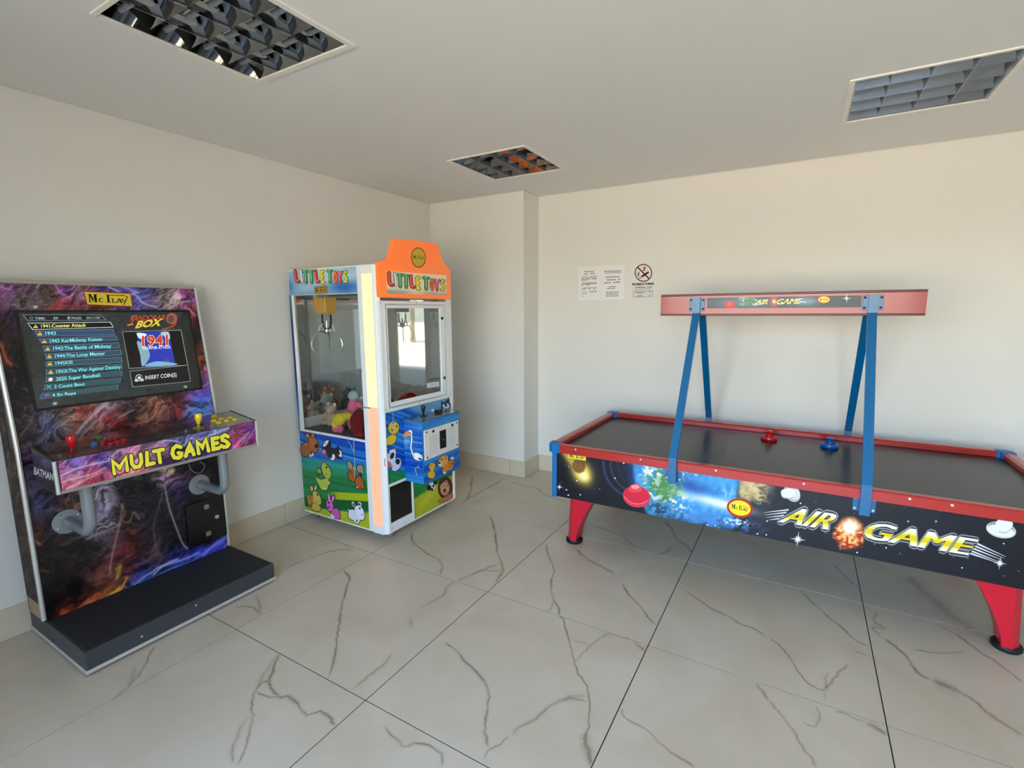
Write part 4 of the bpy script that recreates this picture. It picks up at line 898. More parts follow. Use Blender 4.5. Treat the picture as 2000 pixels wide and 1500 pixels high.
sticker('yellow lion cub hanging from a claw sticker', [('o', E(222, 205, 62, 72, 10), (222, 190, 66)), ('o', [(140, 330), (190, 285), (245, 290), (250, 340), (220, 385), (160, 400), (130, 380)], (230, 196, 40)), ('e', 205, 232, 9, 11, 0, (60, 40, 20)), ('e', 258, 188, 9, 11, 0, (60, 40, 20)), ('e', 232, 210, 22, 26, 0, (214, 186, 120)), ('e', 218, 148, 20, 18, 0, (180, 190, 200)), ('e', 218, 148, 10, 9, 0, (70, 80, 100)), ('l', [(215, 20), (216, 130)], 5, (176, 200, 226))], kc, pf, CM, ow=7)
sticker('spotted cow sticker', [('o', [(125, 570), (150, 500), (190, 455), (240, 450), (245, 520), (220, 600), (190, 650), (140, 650)], (232, 234, 238)), ('o', [(235, 560), (280, 545), (306, 580), (300, 640), (250, 690), (205, 680), (210, 630)], (222, 226, 232)), ('e', 206, 520, 22, 40, 20, (26, 30, 50)), ('e', 268, 585, 26, 34, 0, (24, 28, 46)), ('e', 158, 620, 40, 38, 0, (214, 92, 104)), ('e', 158, 612, 28, 24, 0, (232, 130, 136)), ('p', [(232, 455), (240, 425), (250, 460), (240, 470)], (226, 110, 150)), ('e', 172, 490, 8, 12, 0, (30, 30, 40))], kc, pf, CM, ow=7)
sticker('lion with dark mane sticker', [('o', E(805, 880, 78, 118, 4), (94, 36, 22)), ('o', [(740, 1010), (800, 985), (880, 940), (900, 990), (850, 1020), (745, 1050)], (186, 120, 74)), ('o', E(800, 890, 52, 78, 4), (214, 160, 124)), ('e', 757, 870, 14, 22, 0, (206, 150, 116)), ('e', 816, 815, 14, 22, 0, (206, 120, 116)), ('e', 798, 910, 16, 20, 20, (40, 24, 20)), ('e', 790, 860, 6, 9, 0, (40, 24, 20)), ('e', 832, 858, 6, 9, 0, (40, 24, 20)), ('l', [(775, 935), (800, 950), (830, 930)], 5, (90, 40, 30))], kc, pf, CM, ow=5)
sticker('small panda sticker', [('o', E(655, 865, 42, 50, 20), (232, 232, 232)), ('e', 690, 825, 22, 20, 0, (26, 24, 24)), ('e', 622, 880, 24, 32, 0, (30, 26, 22)), ('e', 672, 860, 12, 18, 30, (30, 28, 28)), ('e', 655, 900, 14, 18, 0, (40, 30, 28))], kc, pf, CM, ow=3)

# ---- control and coin box
bx0, bx1, by0, by1, bz0, bz1 = fx-.002, 1.063, .335, .745, .388, .826
box = G().box((bx0, by0, bz0), (bx1, by1, bz1), .004, 2).build('control_box', mat('box_blue', rgb(40, 130, 200), .35), CM)
def box_art(X, Y):
    c = stripes(X, Y, .35, 25); c = blend(c, (60, 170, 214), sstep(905, 945, Y)*.55); c = blend(c, (130, 190, 226), np.clip(gauss(X, Y, 792, 862, 14, 10)*.8+gauss(X, Y, 865, 835, 60, 9)*.8, 0, .85)); return c
painted('box_side_print', box, (bx0, by0-.001, bz0+.002), (bx1-.001, by0-.001, bz0+.002), (bx0, by0-.001, bz1), 90, 160, box_art, M_print)
painted('box_front_print', box, (bx1+.001, by0+.001, bz0+.002), (bx1+.001, by1-.001, bz0+.002), (bx1+.001, by0+.001, bz1), 130, 160, lambda X, Y: blend(stripes(X, Y, -.28, 35), (96, 170, 222), np.clip(sstep(900, 870, Y)*.3+sstep(925, 945, Y+.3*(X-860))*.4+.15, 0, .8)), M_print)
plate = G().prism([(bx0+.004, by0-.02, bz1), (bx1+.012, by0-.008, bz1), (bx1+.012, by1+.012, bz1), (bx0+.004, by1+.012, bz1)], (0, 0, .004)).build('top_plate', mat('brushed_plate', rgb(176, 178, 178), .22, .9, var=.06), box)
bl_ = Plane((0, by0-.001, 0), (1, 0, 0), (0, 0, 1)); bf = Plane((bx1+.001, 0, 0), (0, 1, 0), (0, 0, 1))
sticker('white ostrich sticker', [('o', E(495, 530, 62, 40, 30), (236, 238, 240)), ('o', E(412, 260, 26, 32, 0), (240, 240, 242)), ('l', [(425, 280), (430, 350), (420, 430), (450, 520)], 26, (30, 40, 60)), ('l', [(425, 280), (430, 350), (420, 430), (450, 520)], 16, (240, 242, 246)), ('p', [(315, 305), (380, 240), (405, 270), (385, 300)], (226, 146, 66)), ('e', 408, 262, 8, 10, 0, (110, 30, 30)), ('l', [(510, 570), (505, 640)], 8, (60, 110, 180)), ('l', [(505, 640), (470, 665), (490, 740)], 7, (196, 184, 120)), ('l', [(505, 640), (515, 660)], 7, (196, 184, 120)), ('e', 525, 555, 20, 12, 20, (60, 64, 80)), ('e', 485, 520, 28, 16, 20, (250, 250, 252))], kc, bl_, box, ow=5)
sticker('yellow duckling sticker', [('o', [(620, 640), (650, 600), (690, 620), (680, 665), (670, 690), (690, 730), (670, 770), (620, 765), (610, 720), (640, 690)], (232, 184, 34)), ('e', 640, 630, 6, 8, 0, (80, 50, 10))], kc, bf, box, ow=4, out=(120, 80, 10))
sticker('orange tiger sticker', [('o', [(740, 550), (790, 515), (830, 520), (835, 590), (800, 640), (750, 650), (725, 600)], (226, 168, 84)), ('o', [(790, 640), (850, 580), (900, 580), (895, 650), (870, 680), (830, 690), (800, 720), (770, 700)], (216, 142, 50)), ('l', [(880, 610), (915, 600), (915, 560)], 16, (110, 90, 70)), ('e', 745, 612, 22, 26, 0, (240, 232, 220)), ('e', 740, 602, 14, 12, 0, (20, 16, 16)), ('e', 765, 560, 8, 9, 0, (20, 16, 16)), ('l', [(800, 520), (815, 560)], 7, (80, 40, 16)), ('l', [(850, 600), (860, 650)], 7, (100, 50, 16)), ('l', [(875, 595), (885, 640)], 7, (100, 50, 16)), ('e', 795, 712, 18, 12, 0, (240, 226, 200))], kc, bf, box, ow=5)
pn = Print(bf, lift=.001); star(pn, 883, 895, 7); pn.build('sparkle_print', M_decal, box)
cp = [bf.px(p) for p in kc([(560, 232), (945, 125), (945, 440), (570, 562)])]
ca0, ca1 = cp[0][0], min(cp[1][0], by1-.004); cz0, cz1 = (cp[2][1]+cp[3][1])/2, (cp[0][1]+cp[1][1])/2
coin = G().box((bx1, ca0, cz0), (bx1+.008, ca1, cz1), .003, 2).build('coin_plate', mat('beige_white_metal', rgb(232, 226, 216), .4), box)
cw, ch = ca1-ca0, cz1-cz0
for (a, b, c_, d) in ((.10, .36, .12, .74), (.66, .88, .20, .84)): G().box((bx1+.006, ca0+a*cw, cz0+c_*ch), (bx1+.0095, ca0+b*cw, cz0+d*ch), .002, 1).build('reject_cover', mat('pale_cover', rgb(214, 216, 216), .45), coin)
sl = G().box((bx1+.007, ca0+.42*cw, cz0+.2*ch), (bx1+.0115, ca0+.60*cw, cz0+.83*ch), .001, 1).build('coin_slot', M_black, coin)
G().cyl((bx1+.011, ca0+.51*cw, cz0+.5*ch), (bx1+.0135, ca0+.51*cw, cz0+.5*ch), .005, n=10).build('coin_button', M_alu, sl)
for (a, b) in ((.06, .08), (.94, .12), (.06, .93), (.94, .93)): G().cyl((bx1+.007, ca0+a*cw, cz0+b*ch), (bx1+.010, ca0+a*cw, cz0+b*ch), .006, n=10).build('coin_screw', M_hole, coin)
for (a, b) in ((.24, .9), (.80, .9)): G().cyl((bx1+.007, ca0+a*cw, cz0+b*ch), (bx1+.012, ca0+a*cw, cz0+b*ch), .010, n=14).build('coin_lock', M_black, coin)
zt = bz1+.004; jp = at((827, 813), 2, zt)
js = G().lathe([(.026, 0), (.026, .003), (.01, .006), (.0065, .012)], jp).build('joystick', M_black, box, smooth=True)
G().lathe([(.0065, .010), (.009, .03), (.015, .055), (.016, .068), (.011, .078), (.002, .081)], jp).build('joystick_grip', M_black, js, smooth=True)
bp1 = at((844, 802), 2, zt); G().lathe([(.014, 0), (.014, .006), (.010, .010), (.002, .011)], bp1).build('push_button', mat('white_button', rgb(235, 235, 232), .3), box, smooth=True)
bp2 = at((856, 806), 2, zt); G().box(bp2+np.array([-.022, -.02, 0]), bp2+np.array([.022, .02, .022]), .003, 1).build('key_block', mat('black_gold', rgb(34, 28, 16), .3), box)
wk = crop(720, 720, 10); pn = Print(Plane((fx-.004, 0, 0), (0, 1, 0), (0, 0, 1)), lift=.001)
pn.poly(wk([(1415, 800), (1420, 620), (1450, 660), (1490, 650), (1560, 575), (1575, 660), (1610, 700), (1600, 780), (1520, 790)]), (30, 36, 54)); pn.poly(wk([(1440, 740), (1450, 690), (1500, 700), (1540, 670), (1580, 720), (1570, 775), (1480, 780)]), (214, 224, 236)); pn.poly(wk([(1480, 700), (1530, 690), (1525, 740), (1490, 745)]), (40, 46, 66)); pn.build('wolf_sticker', M_decal, CM, label='grey wolf head sticker')

# ---- crane inside the glass
cc = at((636, 596), 1, .26); M_yel = mat('yellow_enamel', rgb(236, 172, 20), .35)
crane = G().box(cc+np.array([-.055, -.05, -.055]), cc+np.array([.055, .05, .055]), .004, 1).build('crane_motor', M_yel, CM)
G().prism([cc+np.array(p) for p in ((-.05, -.052, -.02), (-.06, -.052, .13), (-.005, -.052, .13), (-.02, -.052, -.02))], (0, -.006, 0)).build('crane_bracket', M_yel, crane)
G().box((.06, cc[1]-.012, cc[2]+.062), (.86, cc[1]+.012, cc[2]+.078)).build('crane_rail', mat('dark_rail', rgb(40, 34, 32), .4), CM)
G().box((cc[0]+.02, .16, cc[2]+.05), (cc[0]+.045, .88, cc[2]+.066)).build('crane_rail', mat('grey_rail', rgb(150, 150, 146), .4), CM)
loop = [cc+np.array([.045*math.cos(t), 0, -.055-.11*max(0, math.sin(t))**.6-.01]) for t in np.linspace(math.pi, 0, 17)]
G().tube(loop, .0075, 8).build('coiled_cable', M_black, crane, smooth=True)
hub = cc+np.array([-.0, 0, -.19]); G().lathe([(.006, .08), (.008, .03), (.026, .02), (.028, 0), (.014, -.012)], hub).build('claw_hub', M_chrome, crane, smooth=True)
for a_ in (15, 135, 255):
    e = np.array([math.cos(math.radians(a_)), math.sin(math.radians(a_)), 0]); zz = np.array([0, 0, 1.])
    pth = smooth_ring([hub+e*.02, hub+e*.06+zz*.004, hub+e*.095-zz*.025, hub+e*.118-zz*.075, hub+e*.112-zz*.12, hub+e*.09-zz*.15], 4, False)
    fg = G().tube(pth, .0042, 8).build('claw_finger', M_chrome, crane, smooth=True)
    G().tube([hub+e*.062+zz*.004, hub+e*.052+zz*.035, hub+e*.03+zz*.06], .005, 8).build('claw_arm', mat('white_claw_tip', rgb(240, 240, 238), .3), fg, smooth=True)

# ---- plush toys in the machine
def plush(label, parts, colname, col, base):
    t = thing('plush_toy', base, label, 'plush toy', 'plush toys in the claw machine'); b = np.array(base, float)
    for (nm, c, r, rc, rot) in parts:
        m = mat('plush_'+'_'.join(str(int(x*99)) for x in rc[:3]), rc, .95, var=.18, vscale=40, bump=.6, bscale=220, spec=.1)
        R = Matrix.Rotation(math.radians(rot), 3, 'Y') if rot else None
        G().ball(b+np.array(c), r, 14, 9, R).build(nm, m, t, smooth=True)
def bear(label, base, c1, c2, s=1.0, rz=0):
    e = lambda x, y, z: (x*s, y*s, z*s)
    plush(label, [('body', e(0, 0, .065), e(.06, .055, .062), c1, 0), ('head', e(.01, -.01, .145), e(.05, .048, .046), c1, 0), ('muzzle', e(.03, -.045, .135), e(.022, .02, .018), c2, 0),
      ('ear', e(-.035, 0, .185), e(.018, .012, .018), c2, 0), ('ear', e(.05, 0, .185), e(.018, .012, .018), c2, 0), ('arm', e(-.06, -.02, .075), e(.022, .022, .04), c1, 25), ('arm', e(.06, -.02, .075), e(.022, .022, .04), c1, -25),
      ('leg', e(-.035, -.05, .027), e(.026, .04, .025), c1, 0), ('leg', e(.04, -.05, .027), e(.026, .04, .025), c1, 0)], None, None, base)
zb = .7005
plush('pink plush toy with long drooping legs behind the yellow one', [('body', (0, 0, .15), (.045, .04, .09), rgb(238, 110, 150), 0), ('leg', (-.025, -.01, .06), (.022, .024, .06), rgb(240, 120, 158), 0), ('leg', (.03, -.01, .06), (.022, .024, .06), rgb(236, 100, 144), 0), ('head', (.01, 0, .255), (.042, .04, .038), rgb(176, 196, 190), 0), ('arm', (.065, 0, .19), (.035, .02, .02), rgb(240, 130, 160), 20)], 0, 0, (.43, .32, zb))
plush('yellow and pink plush toy against the side glass', [('body', (0, 0, .10), (.06, .04, .045), rgb(232, 200, 40), -18), ('frill', (-.035, -.005, .065), (.028, .03, .03), rgb(240, 214, 70), 0), ('leg', (-.04, 0, .032), (.028, .026, .032), rgb(238, 120, 152), 0), ('leg', (.005, 0, .03), (.026, .026, .03), rgb(232, 100, 140), 0), ('head', (.065, .02, .13), (.05, .04, .03), rgb(226, 184, 60), 0)], 0, 0, (.415, .20, zb))
plush('dark red plush toy pressed against the side glass', [('body', (0, 0, .085), (.062, .03, .085), rgb(120, 10, 24), 0), ('foot', (.02, -.002, .022), (.05, .028, .022), rgb(140, 20, 30), 0), ('head', (.01, .02, .15), (.05, .035, .04), rgb(110, 8, 22), 0)], 0, 0, (.60, .192, zb))
plush('black plush toy beside the dark red one', [('body', (0, 0, .09), (.05, .03, .09), rgb(16, 14, 12), 0), ('head', (.0, .01, .18), (.045, .03, .035), rgb(206, 160, 70), 0), ('ear', (-.03, .01, .2), (.016, .012, .02), rgb(196, 150, 60), 0)], 0, 0, (.72, .19, zb))
bear('brown plush bear behind the dark red toy', (.60, .36, zb), rgb(140, 92, 60), rgb(190, 150, 120), 1.05)
bear('tan plush bear in the middle of the prize bed', (.33, .42, zb), rgb(176, 120, 76), rgb(214, 180, 140))
bear('white plush bear near the back mirror', (.22, .55, zb), rgb(222, 222, 220), rgb(235, 225, 215))
bear('orange plush bear at the far side of the bed', (.36, .68, zb), rgb(206, 104, 60), rgb(230, 180, 150), 1.1)
bear('grey plush bear by the far glass', (.20, .76, zb), rgb(110, 116, 120), rgb(180, 184, 186), 1.1)
bear('dark green plush bear between the white and orange bears', (.50, .56, zb), rgb(50, 62, 50), rgb(110, 120, 100))
bear('light brown plush bear by the far glass, right of the grey one', (.52, .78, zb), rgb(160, 112, 80), rgb(206, 170, 130), 1.1)
plush('red plush toy lying behind the front door pane', [('body', (0, 0, .2), (.05, .09, .05), rgb(150, 16, 24), 0), ('lump', (0, .05, .23), (.04, .04, .035), rgb(130, 10, 20), 0), ('base', (0, 0, .08), (.06, .1, .08), rgb(120, 12, 20), 0)], 0, 0, (.76, .52, zb))
plush('dark blue plush toy at the near end of the front pane', [('body', (0, 0, .1), (.05, .06, .1), rgb(26, 34, 60), 0), ('head', (0, 0, .24), (.045, .045, .045), rgb(32, 42, 70), 0), ('foot', (.02, -.03, .02), (.03, .03, .02), rgb(200, 200, 205), 0)], 0, 0, (.79, .30, zb))
bear('pale pink plush bear near the front pane', (.70, .70, zb), rgb(220, 150, 160), rgb(240, 200, 200), 1.0)
bear('beige plush bear by the back mirror, nearest the side glass', (.14, .36, zb), rgb(196, 170, 140), rgb(220, 200, 176), .85)
# ------------------------------------------------------------------ upright arcade cabinet
AM = thing('arcade_machine', (.34, -.97, 0), 'tall two-player arcade cabinet with a dark purple fantasy print and lit game-list screen', 'arcade machine')
ly0, ly1 = -1.415, -.54; XF = .225; ZK = .95; XT, ZT = .125, 1.705
M_side = mat('arcade_black', rgb(18, 16, 17), .4)
M_sil = mat('silver_edge_trim', rgb(206, 204, 198), .3, .35, var=.08, vscale=30)
prof = [(.03, .116), (XF, .116), (XF, ZK), (XT, ZT), (.03, ZT)]
G().prism([(x, ly0, z) for x, z in prof], (0, ly1-ly0, 0)).build('cabinet', M_side, AM)
lp = Plane((XF, 0, 0), (0, 1, 0), (0, 0, 1)); upv = np.array([XT-XF, 0, ZT-ZK]); up_ = Plane((XF, 0, ZK), (0, 1, 0), upv); LU = float(np.linalg.norm(upv))
def glowlines(c, X, Y, lines):
    for pts, w, col, k in lines:
        d = pldist(X, Y, [tuple(p) for p in smooth_ring(pts, 4, False)]); c = blend(c, col, np.exp(-(d/(w*2.6))**2)*.35*k); c = blend(c, col, np.exp(-(d/w)**2)*k)
    return c
def painterly(X, Y, seed):
    """brushy diagonal texture: 0..1 strokes and thin bright ridges"""
    wx = (fbm(X/40, Y/40, seed)-.5)*60; wy = (fbm(X/40, Y/40, seed+5)-.5)*60; a = (X+wx)*.82-(Y+wy)*.57; b = (X+wx)*.57+(Y+wy)*.82
    n = fbm(a/26, b/7, seed+9, 4); m = fbm(a/9, b/3, seed+13, 3); r = 1-np.abs(2*fbm(a/44, b/15, seed+21, 3)-1)
    return sstep(.25, .75, n*.7+m*.3), sstep(.93, .99, r)
def upper_art(X, Y):
    wx = (fbm(X/30, Y/30, 2)-.5)*34; wy = (fbm(X/30, Y/30, 8)-.5)*34
    c = field(X+wx, Y+wy, [(-30,560,70,40,70),(10,570,120,74,120),(40,592,74,66,62),(92,578,60,54,48),(120,590,150,50,46),(150,566,200,140,170),(128,558,110,56,130),(182,612,120,40,24),(205,560,40,30,90),(240,575,56,56,120),(265,570,92,90,176),(300,560,58,50,112),(322,575,130,118,120),(350,582,176,156,156),(365,565,124,50,110),(372,592,140,64,150),(376,612,170,66,84),(30,628,64,42,84),(5,640,66,22,34),(4,700,150,52,30),(22,690,12,9,11),(40,740,20,16,18),(372,660,16,12,14),(392,692,176,84,44),(396,735,156,96,166),(391,765,92,60,154),(404,784,60,84,166),(20,780,30,22,24),(60,830,44,34,36),(96,832,70,78,104),(130,815,120,92,80),(170,800,154,72,60),(212,790,170,128,140),(232,822,124,32,32),(258,790,26,20,22),(300,800,192,116,86),(350,790,140,46,44),(386,800,62,92,162),(330,765,60,36,34),(180,850,110,70,60),(300,840,120,80,80)], 3.0)
    n, rg_ = painterly(X, Y, 31); c = c*(0.42+1.16*n)[:, None]; c = blend(c, (206, 176, 206), rg_*.4)
    dark = np.clip(sstep(596, 625, Y)*sstep(60, 20, X)+sstep(600, 640, Y)*sstep(735, 690, Y)*sstep(350, 365, X), 0, 1); c = c*(1-.45*dark)[:, None]
    c = glowlines(c, X, Y, [([(72,562),(80,552),(88,548)],1.2,(220,200,235),.8),([(108,556),(118,572),(128,576)],1.2,(214,170,214),.7),([(212,560),(228,568),(246,578),(262,574),(280,592),(306,600)],1.4,(206,196,236),.85),([(236,560),(252,564),(270,572)],1.2,(196,190,236),.7),([(330,604),(350,592),(372,588)],1.3,(226,190,214),.7),([(360,600),(372,606),(380,618)],1.4,(236,150,160),.7),([(2,672),(8,690),(14,704),(22,712)],2.4,(206,90,40),.8),([(372,670),(380,690),(388,712)],2.6,(216,110,50),.8),
        ([(150,846),(180,812),(214,782)],2.2,(200,188,204),.75),([(158,852),(196,816),(226,790)],1.6,(180,160,190),.7),([(140,850),(160,812),(176,780)],1.8,(150,70,60),.7),([(232,816),(250,806),(262,800)],1.3,(206,196,220),.6),([(360,826),(380,806),(396,800),(412,792)],1.8,(120,160,236),.85),([(372,830),(396,812),(414,808)],1.5,(190,206,246),.8),([(384,764),(398,754),(408,748)],2.0,(176,130,216),.8),([(330,780),(345,800),(350,826)],2.0,(176,70,60),.6),([(40,850),(60,826),(66,806)],1.4,(120,96,96),.6)])
    return c
def lower_art(X, Y):
    wx = (fbm(X/26, Y/26, 12)-.5)*26; wy = (fbm(X/26, Y/26, 18)-.5)*26
    c = field(X+wx, Y+wy, [(60,880,60,40,60),(70,940,40,34,52),(80,990,40,44,66),(60,1040,60,26,24),(80,1080,8,6,7),(110,1120,6,5,6),(100,1180,6,5,6),(150,1150,6,5,6),(110,960,58,40,60),(140,985,90,62,50),(200,960,128,116,136),(210,1000,146,132,154),(190,1030,120,106,122),(160,1070,16,12,14),(250,960,20,18,20),(250,1000,26,20,22),(255,1060,82,26,26),(240,1100,70,20,22),(280,1000,30,26,32),(290,950,12,11,12),(325,905,200,176,120),(322,935,150,120,150),(345,960,40,28,60),(350,900,14,12,18),(400,900,10,9,12),(330,1030,12,11,12),(300,1080,60,46,44),(310,1120,20,17,22),(370,1000,10,9,11),(370,1040,16,13,24),(400,1050,10,9,10),(420,1000,7,7,8),(430,1070,46,40,140),(390,1085,40,40,150),(340,1105,34,40,130),(290,1130,44,60,140),(260,1150,70,60,120),(230,1130,90,50,40),(220,1165,150,80,40),(180,1185,140,62,26),(130,1205,120,40,18),(100,1225,90,26,14),(80,1200,10,7,7)], 3.0)
    n, rg_ = painterly(X, Y, 41); c = c*(0.35+1.3*n)[:, None]; c = blend(c, (150, 130, 150), rg_*.22)
    sw = np.abs(np.hypot((X-150)/1.25, (Y-960)/.9)-62-10*(n-.5)); m = np.exp(-(sw/14)**2)*sstep(140, 185, X)*sstep(250, 225, X)*sstep(950, 975, Y); c = blend(c, (176, 164, 188), m*(.25+.75*vnoise(sw/2.2, X*0+.3, 3))*.8)
    c = glowlines(c, X, Y, [([(96,1222),(130,1214),(160,1196),(190,1186),(214,1172),(236,1150),(248,1128)],2.0,(232,150,60),.85),([(92,1232),(120,1222),(150,1214),(175,1206)],1.8,(206,70,30),.8),([(150,1190),(168,1178),(196,1172),(222,1156)],1.5,(214,120,100),.7),([(120,1204),(128,1198),(150,1194)],1.2,(206,170,160),.6),([(205,1172),(220,1160),(232,1150)],2.6,(240,206,70),.7),
        ([(252,1152),(280,1128),(296,1118),(310,1108),(336,1100),(360,1092),(388,1080)],1.8,(150,170,240),.85),([(258,1140),(290,1134),(330,1112),(372,1098),(400,1078),(436,1058)],1.6,(96,130,232),.85),([(300,1122),(320,1104),(346,1092)],1.5,(206,214,250),.7),([(396,1088),(416,1066),(440,1050)],1.6,(140,150,240),.8),([(404,1096),(430,1080),(444,1060)],1.4,(190,150,230),.7),
        ([(322,950),(330,990),(344,1030),(356,1060),(366,1072)],1.3,(206,196,190),.65),([(318,955),(312,985),(300,1030),(306,1070)],1.2,(120,110,104),.5),([(240,985),(232,1030),(220,1080),(214,1120)],1.6,(206,140,140),.6),([(236,985),(244,1000),(238,1016),(252,1020),(262,1000),(272,1014)],1.3,(206,160,120),.5),([(60,1040),(68,1056),(78,1062)],2.4,(206,110,50),.6),([(80,1114),(94,1116)],1.8,(170,70,50),.6),([(228,1112),(236,1104),(228,1128)],2.4,(206,196,60),.6),([(170,1052),(200,1040),(236,1024)],1.6,(170,160,176),.6)])
    return c
painted('lower_print', AM, lp.P(ly0+.012, .118, .001), lp.P(ly1-.012, .118, .001), lp.P(ly0+.012, ZK, .001), 280, 330, lower_art, M_print)
painted('upper_print', AM, up_.P(ly0+.012, 0, .001), up_.P(ly1-.012, 0, .001), up_.P(ly0+.012, LU-.012, .001), 300, 260, upper_art, M_print)
def side_dark(X, Y):
    n = fbm(X/9, Y/16, 51, 5); n2 = fbm(X/4, Y/9, 55, 4); c = np.stack([30+70*n*n2*2, 24+58*n*n2*2, 22+46*n*n2*2], 1); c = blend(c, (120, 50, 22), sstep(.5, .7, fbm(X/14, Y/30, 58))*.5*sstep(800, 740, Y)); return blend(c, (130, 112, 84), sstep(.6, .72, n2)*.5*sstep(1020, 960, Y))
M_matte = print_mat('matte_print', rough=.6, spec=.2)
painted('side_print', AM, (.032, ly0-.001, .20), (XF-.006, ly0-.001, .20), (.032, ly0-.001, ZK), 60, 240, side_dark, M_matte)
p_ = [(.032, ZK), (XF-.006, ZK), (.032, ZT-.012)]; painted('side_print', AM, (.032, ly0-.001, ZK), (XT-.004, ly0-.001, ZK), (.032, ly0-.001, ZT-.01), 40, 160, side_dark, M_matte)
G().box((.05, ly0-.002, .118), (XF-.01, ly0, .195)).build('bare_board', mat('raw_board', rgb(168, 146, 116), .7), AM)
# edge trims
for yy, s_ in ((ly0, -1), (ly1, 1)):
    G().tube([(XF-.002, yy, .125), (XF-.002, yy, ZK), (XT-.002, yy, ZT-.004)], .0095, 8).build('edge_trim', M_sil, AM, smooth=True)
G().box((XT-.012, ly0, ZT-.012), (XT+.004, ly1, ZT+.006), .004, 2).build('top_trim', mat('beige_top_trim', rgb(170, 160, 142), .45), AM)
# foot platform
plat = G().box((.02, -1.412, .028), (.655, -.527, .114), .003, 1).build('foot_platform', mat('platform_laminate', rgb(58, 60, 66), .42, var=.08), AM)
G().box((XF+.004, -1.40, .114), (.645, -.54, .118), .001, 1).build('rubber_mat', mat('platform_rubber', rgb(34, 33, 32), .75, bump=.4, bscale=90), plat)
G().box((.65, -1.416, .014), (.661, -.523, .030), .002, 1).build('platform_trim', M_sil, plat); G().box((.02, -1.417, .014), (.655, -1.410, .030), .002, 1).build('platform_trim', M_sil, plat); G().box((.02, -.529, .014), (.655, -.523, .030), .002, 1).build('platform_trim', M_sil, plat)
for x in (.08, .6):
    for y in (-1.36, -.58): G().lathe([(.02, 0), (.022, .004), (.018, .016), (.012, .029)], (x, y, 0)).build('levelling_foot', M_alu, plat, smooth=True)
for q in ((277, 1243), (383, 1182)):
    p = at(q, 0, .655); G().lathe([(.005, 0), (.004, .002)], p, (1, 0, 0), 10).build('platform_screw', M_white_screw, plat)
# ---- screen
def in_up(q, h): a, b = up_.px(q); return up_.P(a, b, h)
sq = [(34, 611), (367, 610), (391, 762), (72, 792)]
a_, b_ = zip(*[up_.px(q) for q in sq]); sa0, sa1, sb0, sb1 = (a_[0]+a_[3])/2, (a_[1]+a_[2])/2, (b_[2]+b_[3])/2, (b_[0]+b_[1])/2
def scr_art(X, Y): n = fbm(X/14, Y/12, 71, 4); c = np.stack([26+22*n, 32+26*n, 34+26*n], 1); return c*(1-.55*np.clip(gauss(X, Y, 380, 690, 22, 90)+gauss(X, Y, 50, 690, 16, 60)*.6, 0, 1))[:, None]
M_scr = print_mat('lit_screen', rough=.12, coat=.6, emit=.07, spec=.4); M_lit = print_mat('lit_letters', rough=.2, emit=.11)
G().hexa([up_.P(sa0-.012, sb0-.012, .0012), up_.P(sa1+.012, sb0-.012, .0012), up_.P(sa1+.012, sb1+.012, .0012), up_.P(sa0-.012, sb1+.012, .0012)], [up_.P(sa0-.012, sb0-.012, .004), up_.P(sa1+.012, sb0-.012, .004), up_.P(sa1+.012, sb1+.012, .004), up_.P(sa0-.012, sb1+.012, .004)]).build('screen_bezel', mat('bezel_black', rgb(12, 13, 14), .15), AM)
scr = painted('screen', AM, up_.P(sa0, sb0, .0045), up_.P(sa1, sb0, .0045), up_.P(sa0, sb1, .0045), 120, 70, scr_art, M_scr)
ks = crop(0, 530, 4.5455)
def spr(): return Print(up_, lift=.0052, step=.00015)
hd = spr(); hd.poly(ks([(195, 385), (890, 385), (945, 435), (240, 440)]), (96, 108, 112)); hd.poly(ks([(208, 390), (884, 390), (930, 431), (246, 435)]), (14, 16, 18))
hd.text('TIME:', ks((305, 430)), ks((398, 429)), ks((305, 408)), (150, 160, 162), .01); hd.text('89', ks((470, 428)), ks((512, 428)), ks((470, 406)), (150, 160, 162), .01); hd.text('PAGE:', ks((632, 427)), ks((725, 426)), ks((630, 405)), (150, 160, 162), .01); hd.text('001/100', ks((762, 424)), ks((885, 422)), ks((760, 404)), (150, 160, 162), .01)
hd.ell(*ks((275, 417)), 3.6, 2.8, (120, 130, 132)); hd.ell(*ks((275, 417)), 2.6, 1.9, (14, 16, 18)); hd.ell(*ks((606, 416)), 3.2, 3.2, (120, 130, 132)); hd.build('list_header', M_lit, scr)
ROWS = [([(240,460),(975,450),(1005,498),(285,520)], '1941:Counter Attack', (362,502), (760,492), 30), ([(305,530),(1000,515),(1020,565),(330,580)], '1942', (400,566), (495,562), 28), ([(340,600),(1025,572),(1045,612),(365,642)], '1943 Kai:Midway Kaisen', (440,634), (905,616), 30), ([(375,662),(1050,632),(1060,680),(390,715)], '1943:The Battle of Midway', (470,700), (985,678), 30), ([(395,732),(1070,697),(1078,745),(405,785)], '1944:The Loop Master', (485,768), (930,742), 30), ([(402,802),(1075,760),(1083,808),(408,850)], '1945KIII', (490,832), (640,821), 28), ([(405,870),(1080,822),(1083,866),(408,920)], '19XX:The War Against Destiny', (497,906), (1070,862), 30), ([(405,937),(1080,884),(1078,928),(400,985)], '2020 Super Baseball', (495,972), (885,936), 30), ([(395,1005),(1072,948),(1062,993),(385,1055)], '3 Count Bout', (480,1037), (750,1013), 28), ([(370,1080),(1050,1008),(1040,1050),(345,1135)], '4 En Raya', (460,1112), (672,1092), 26)]
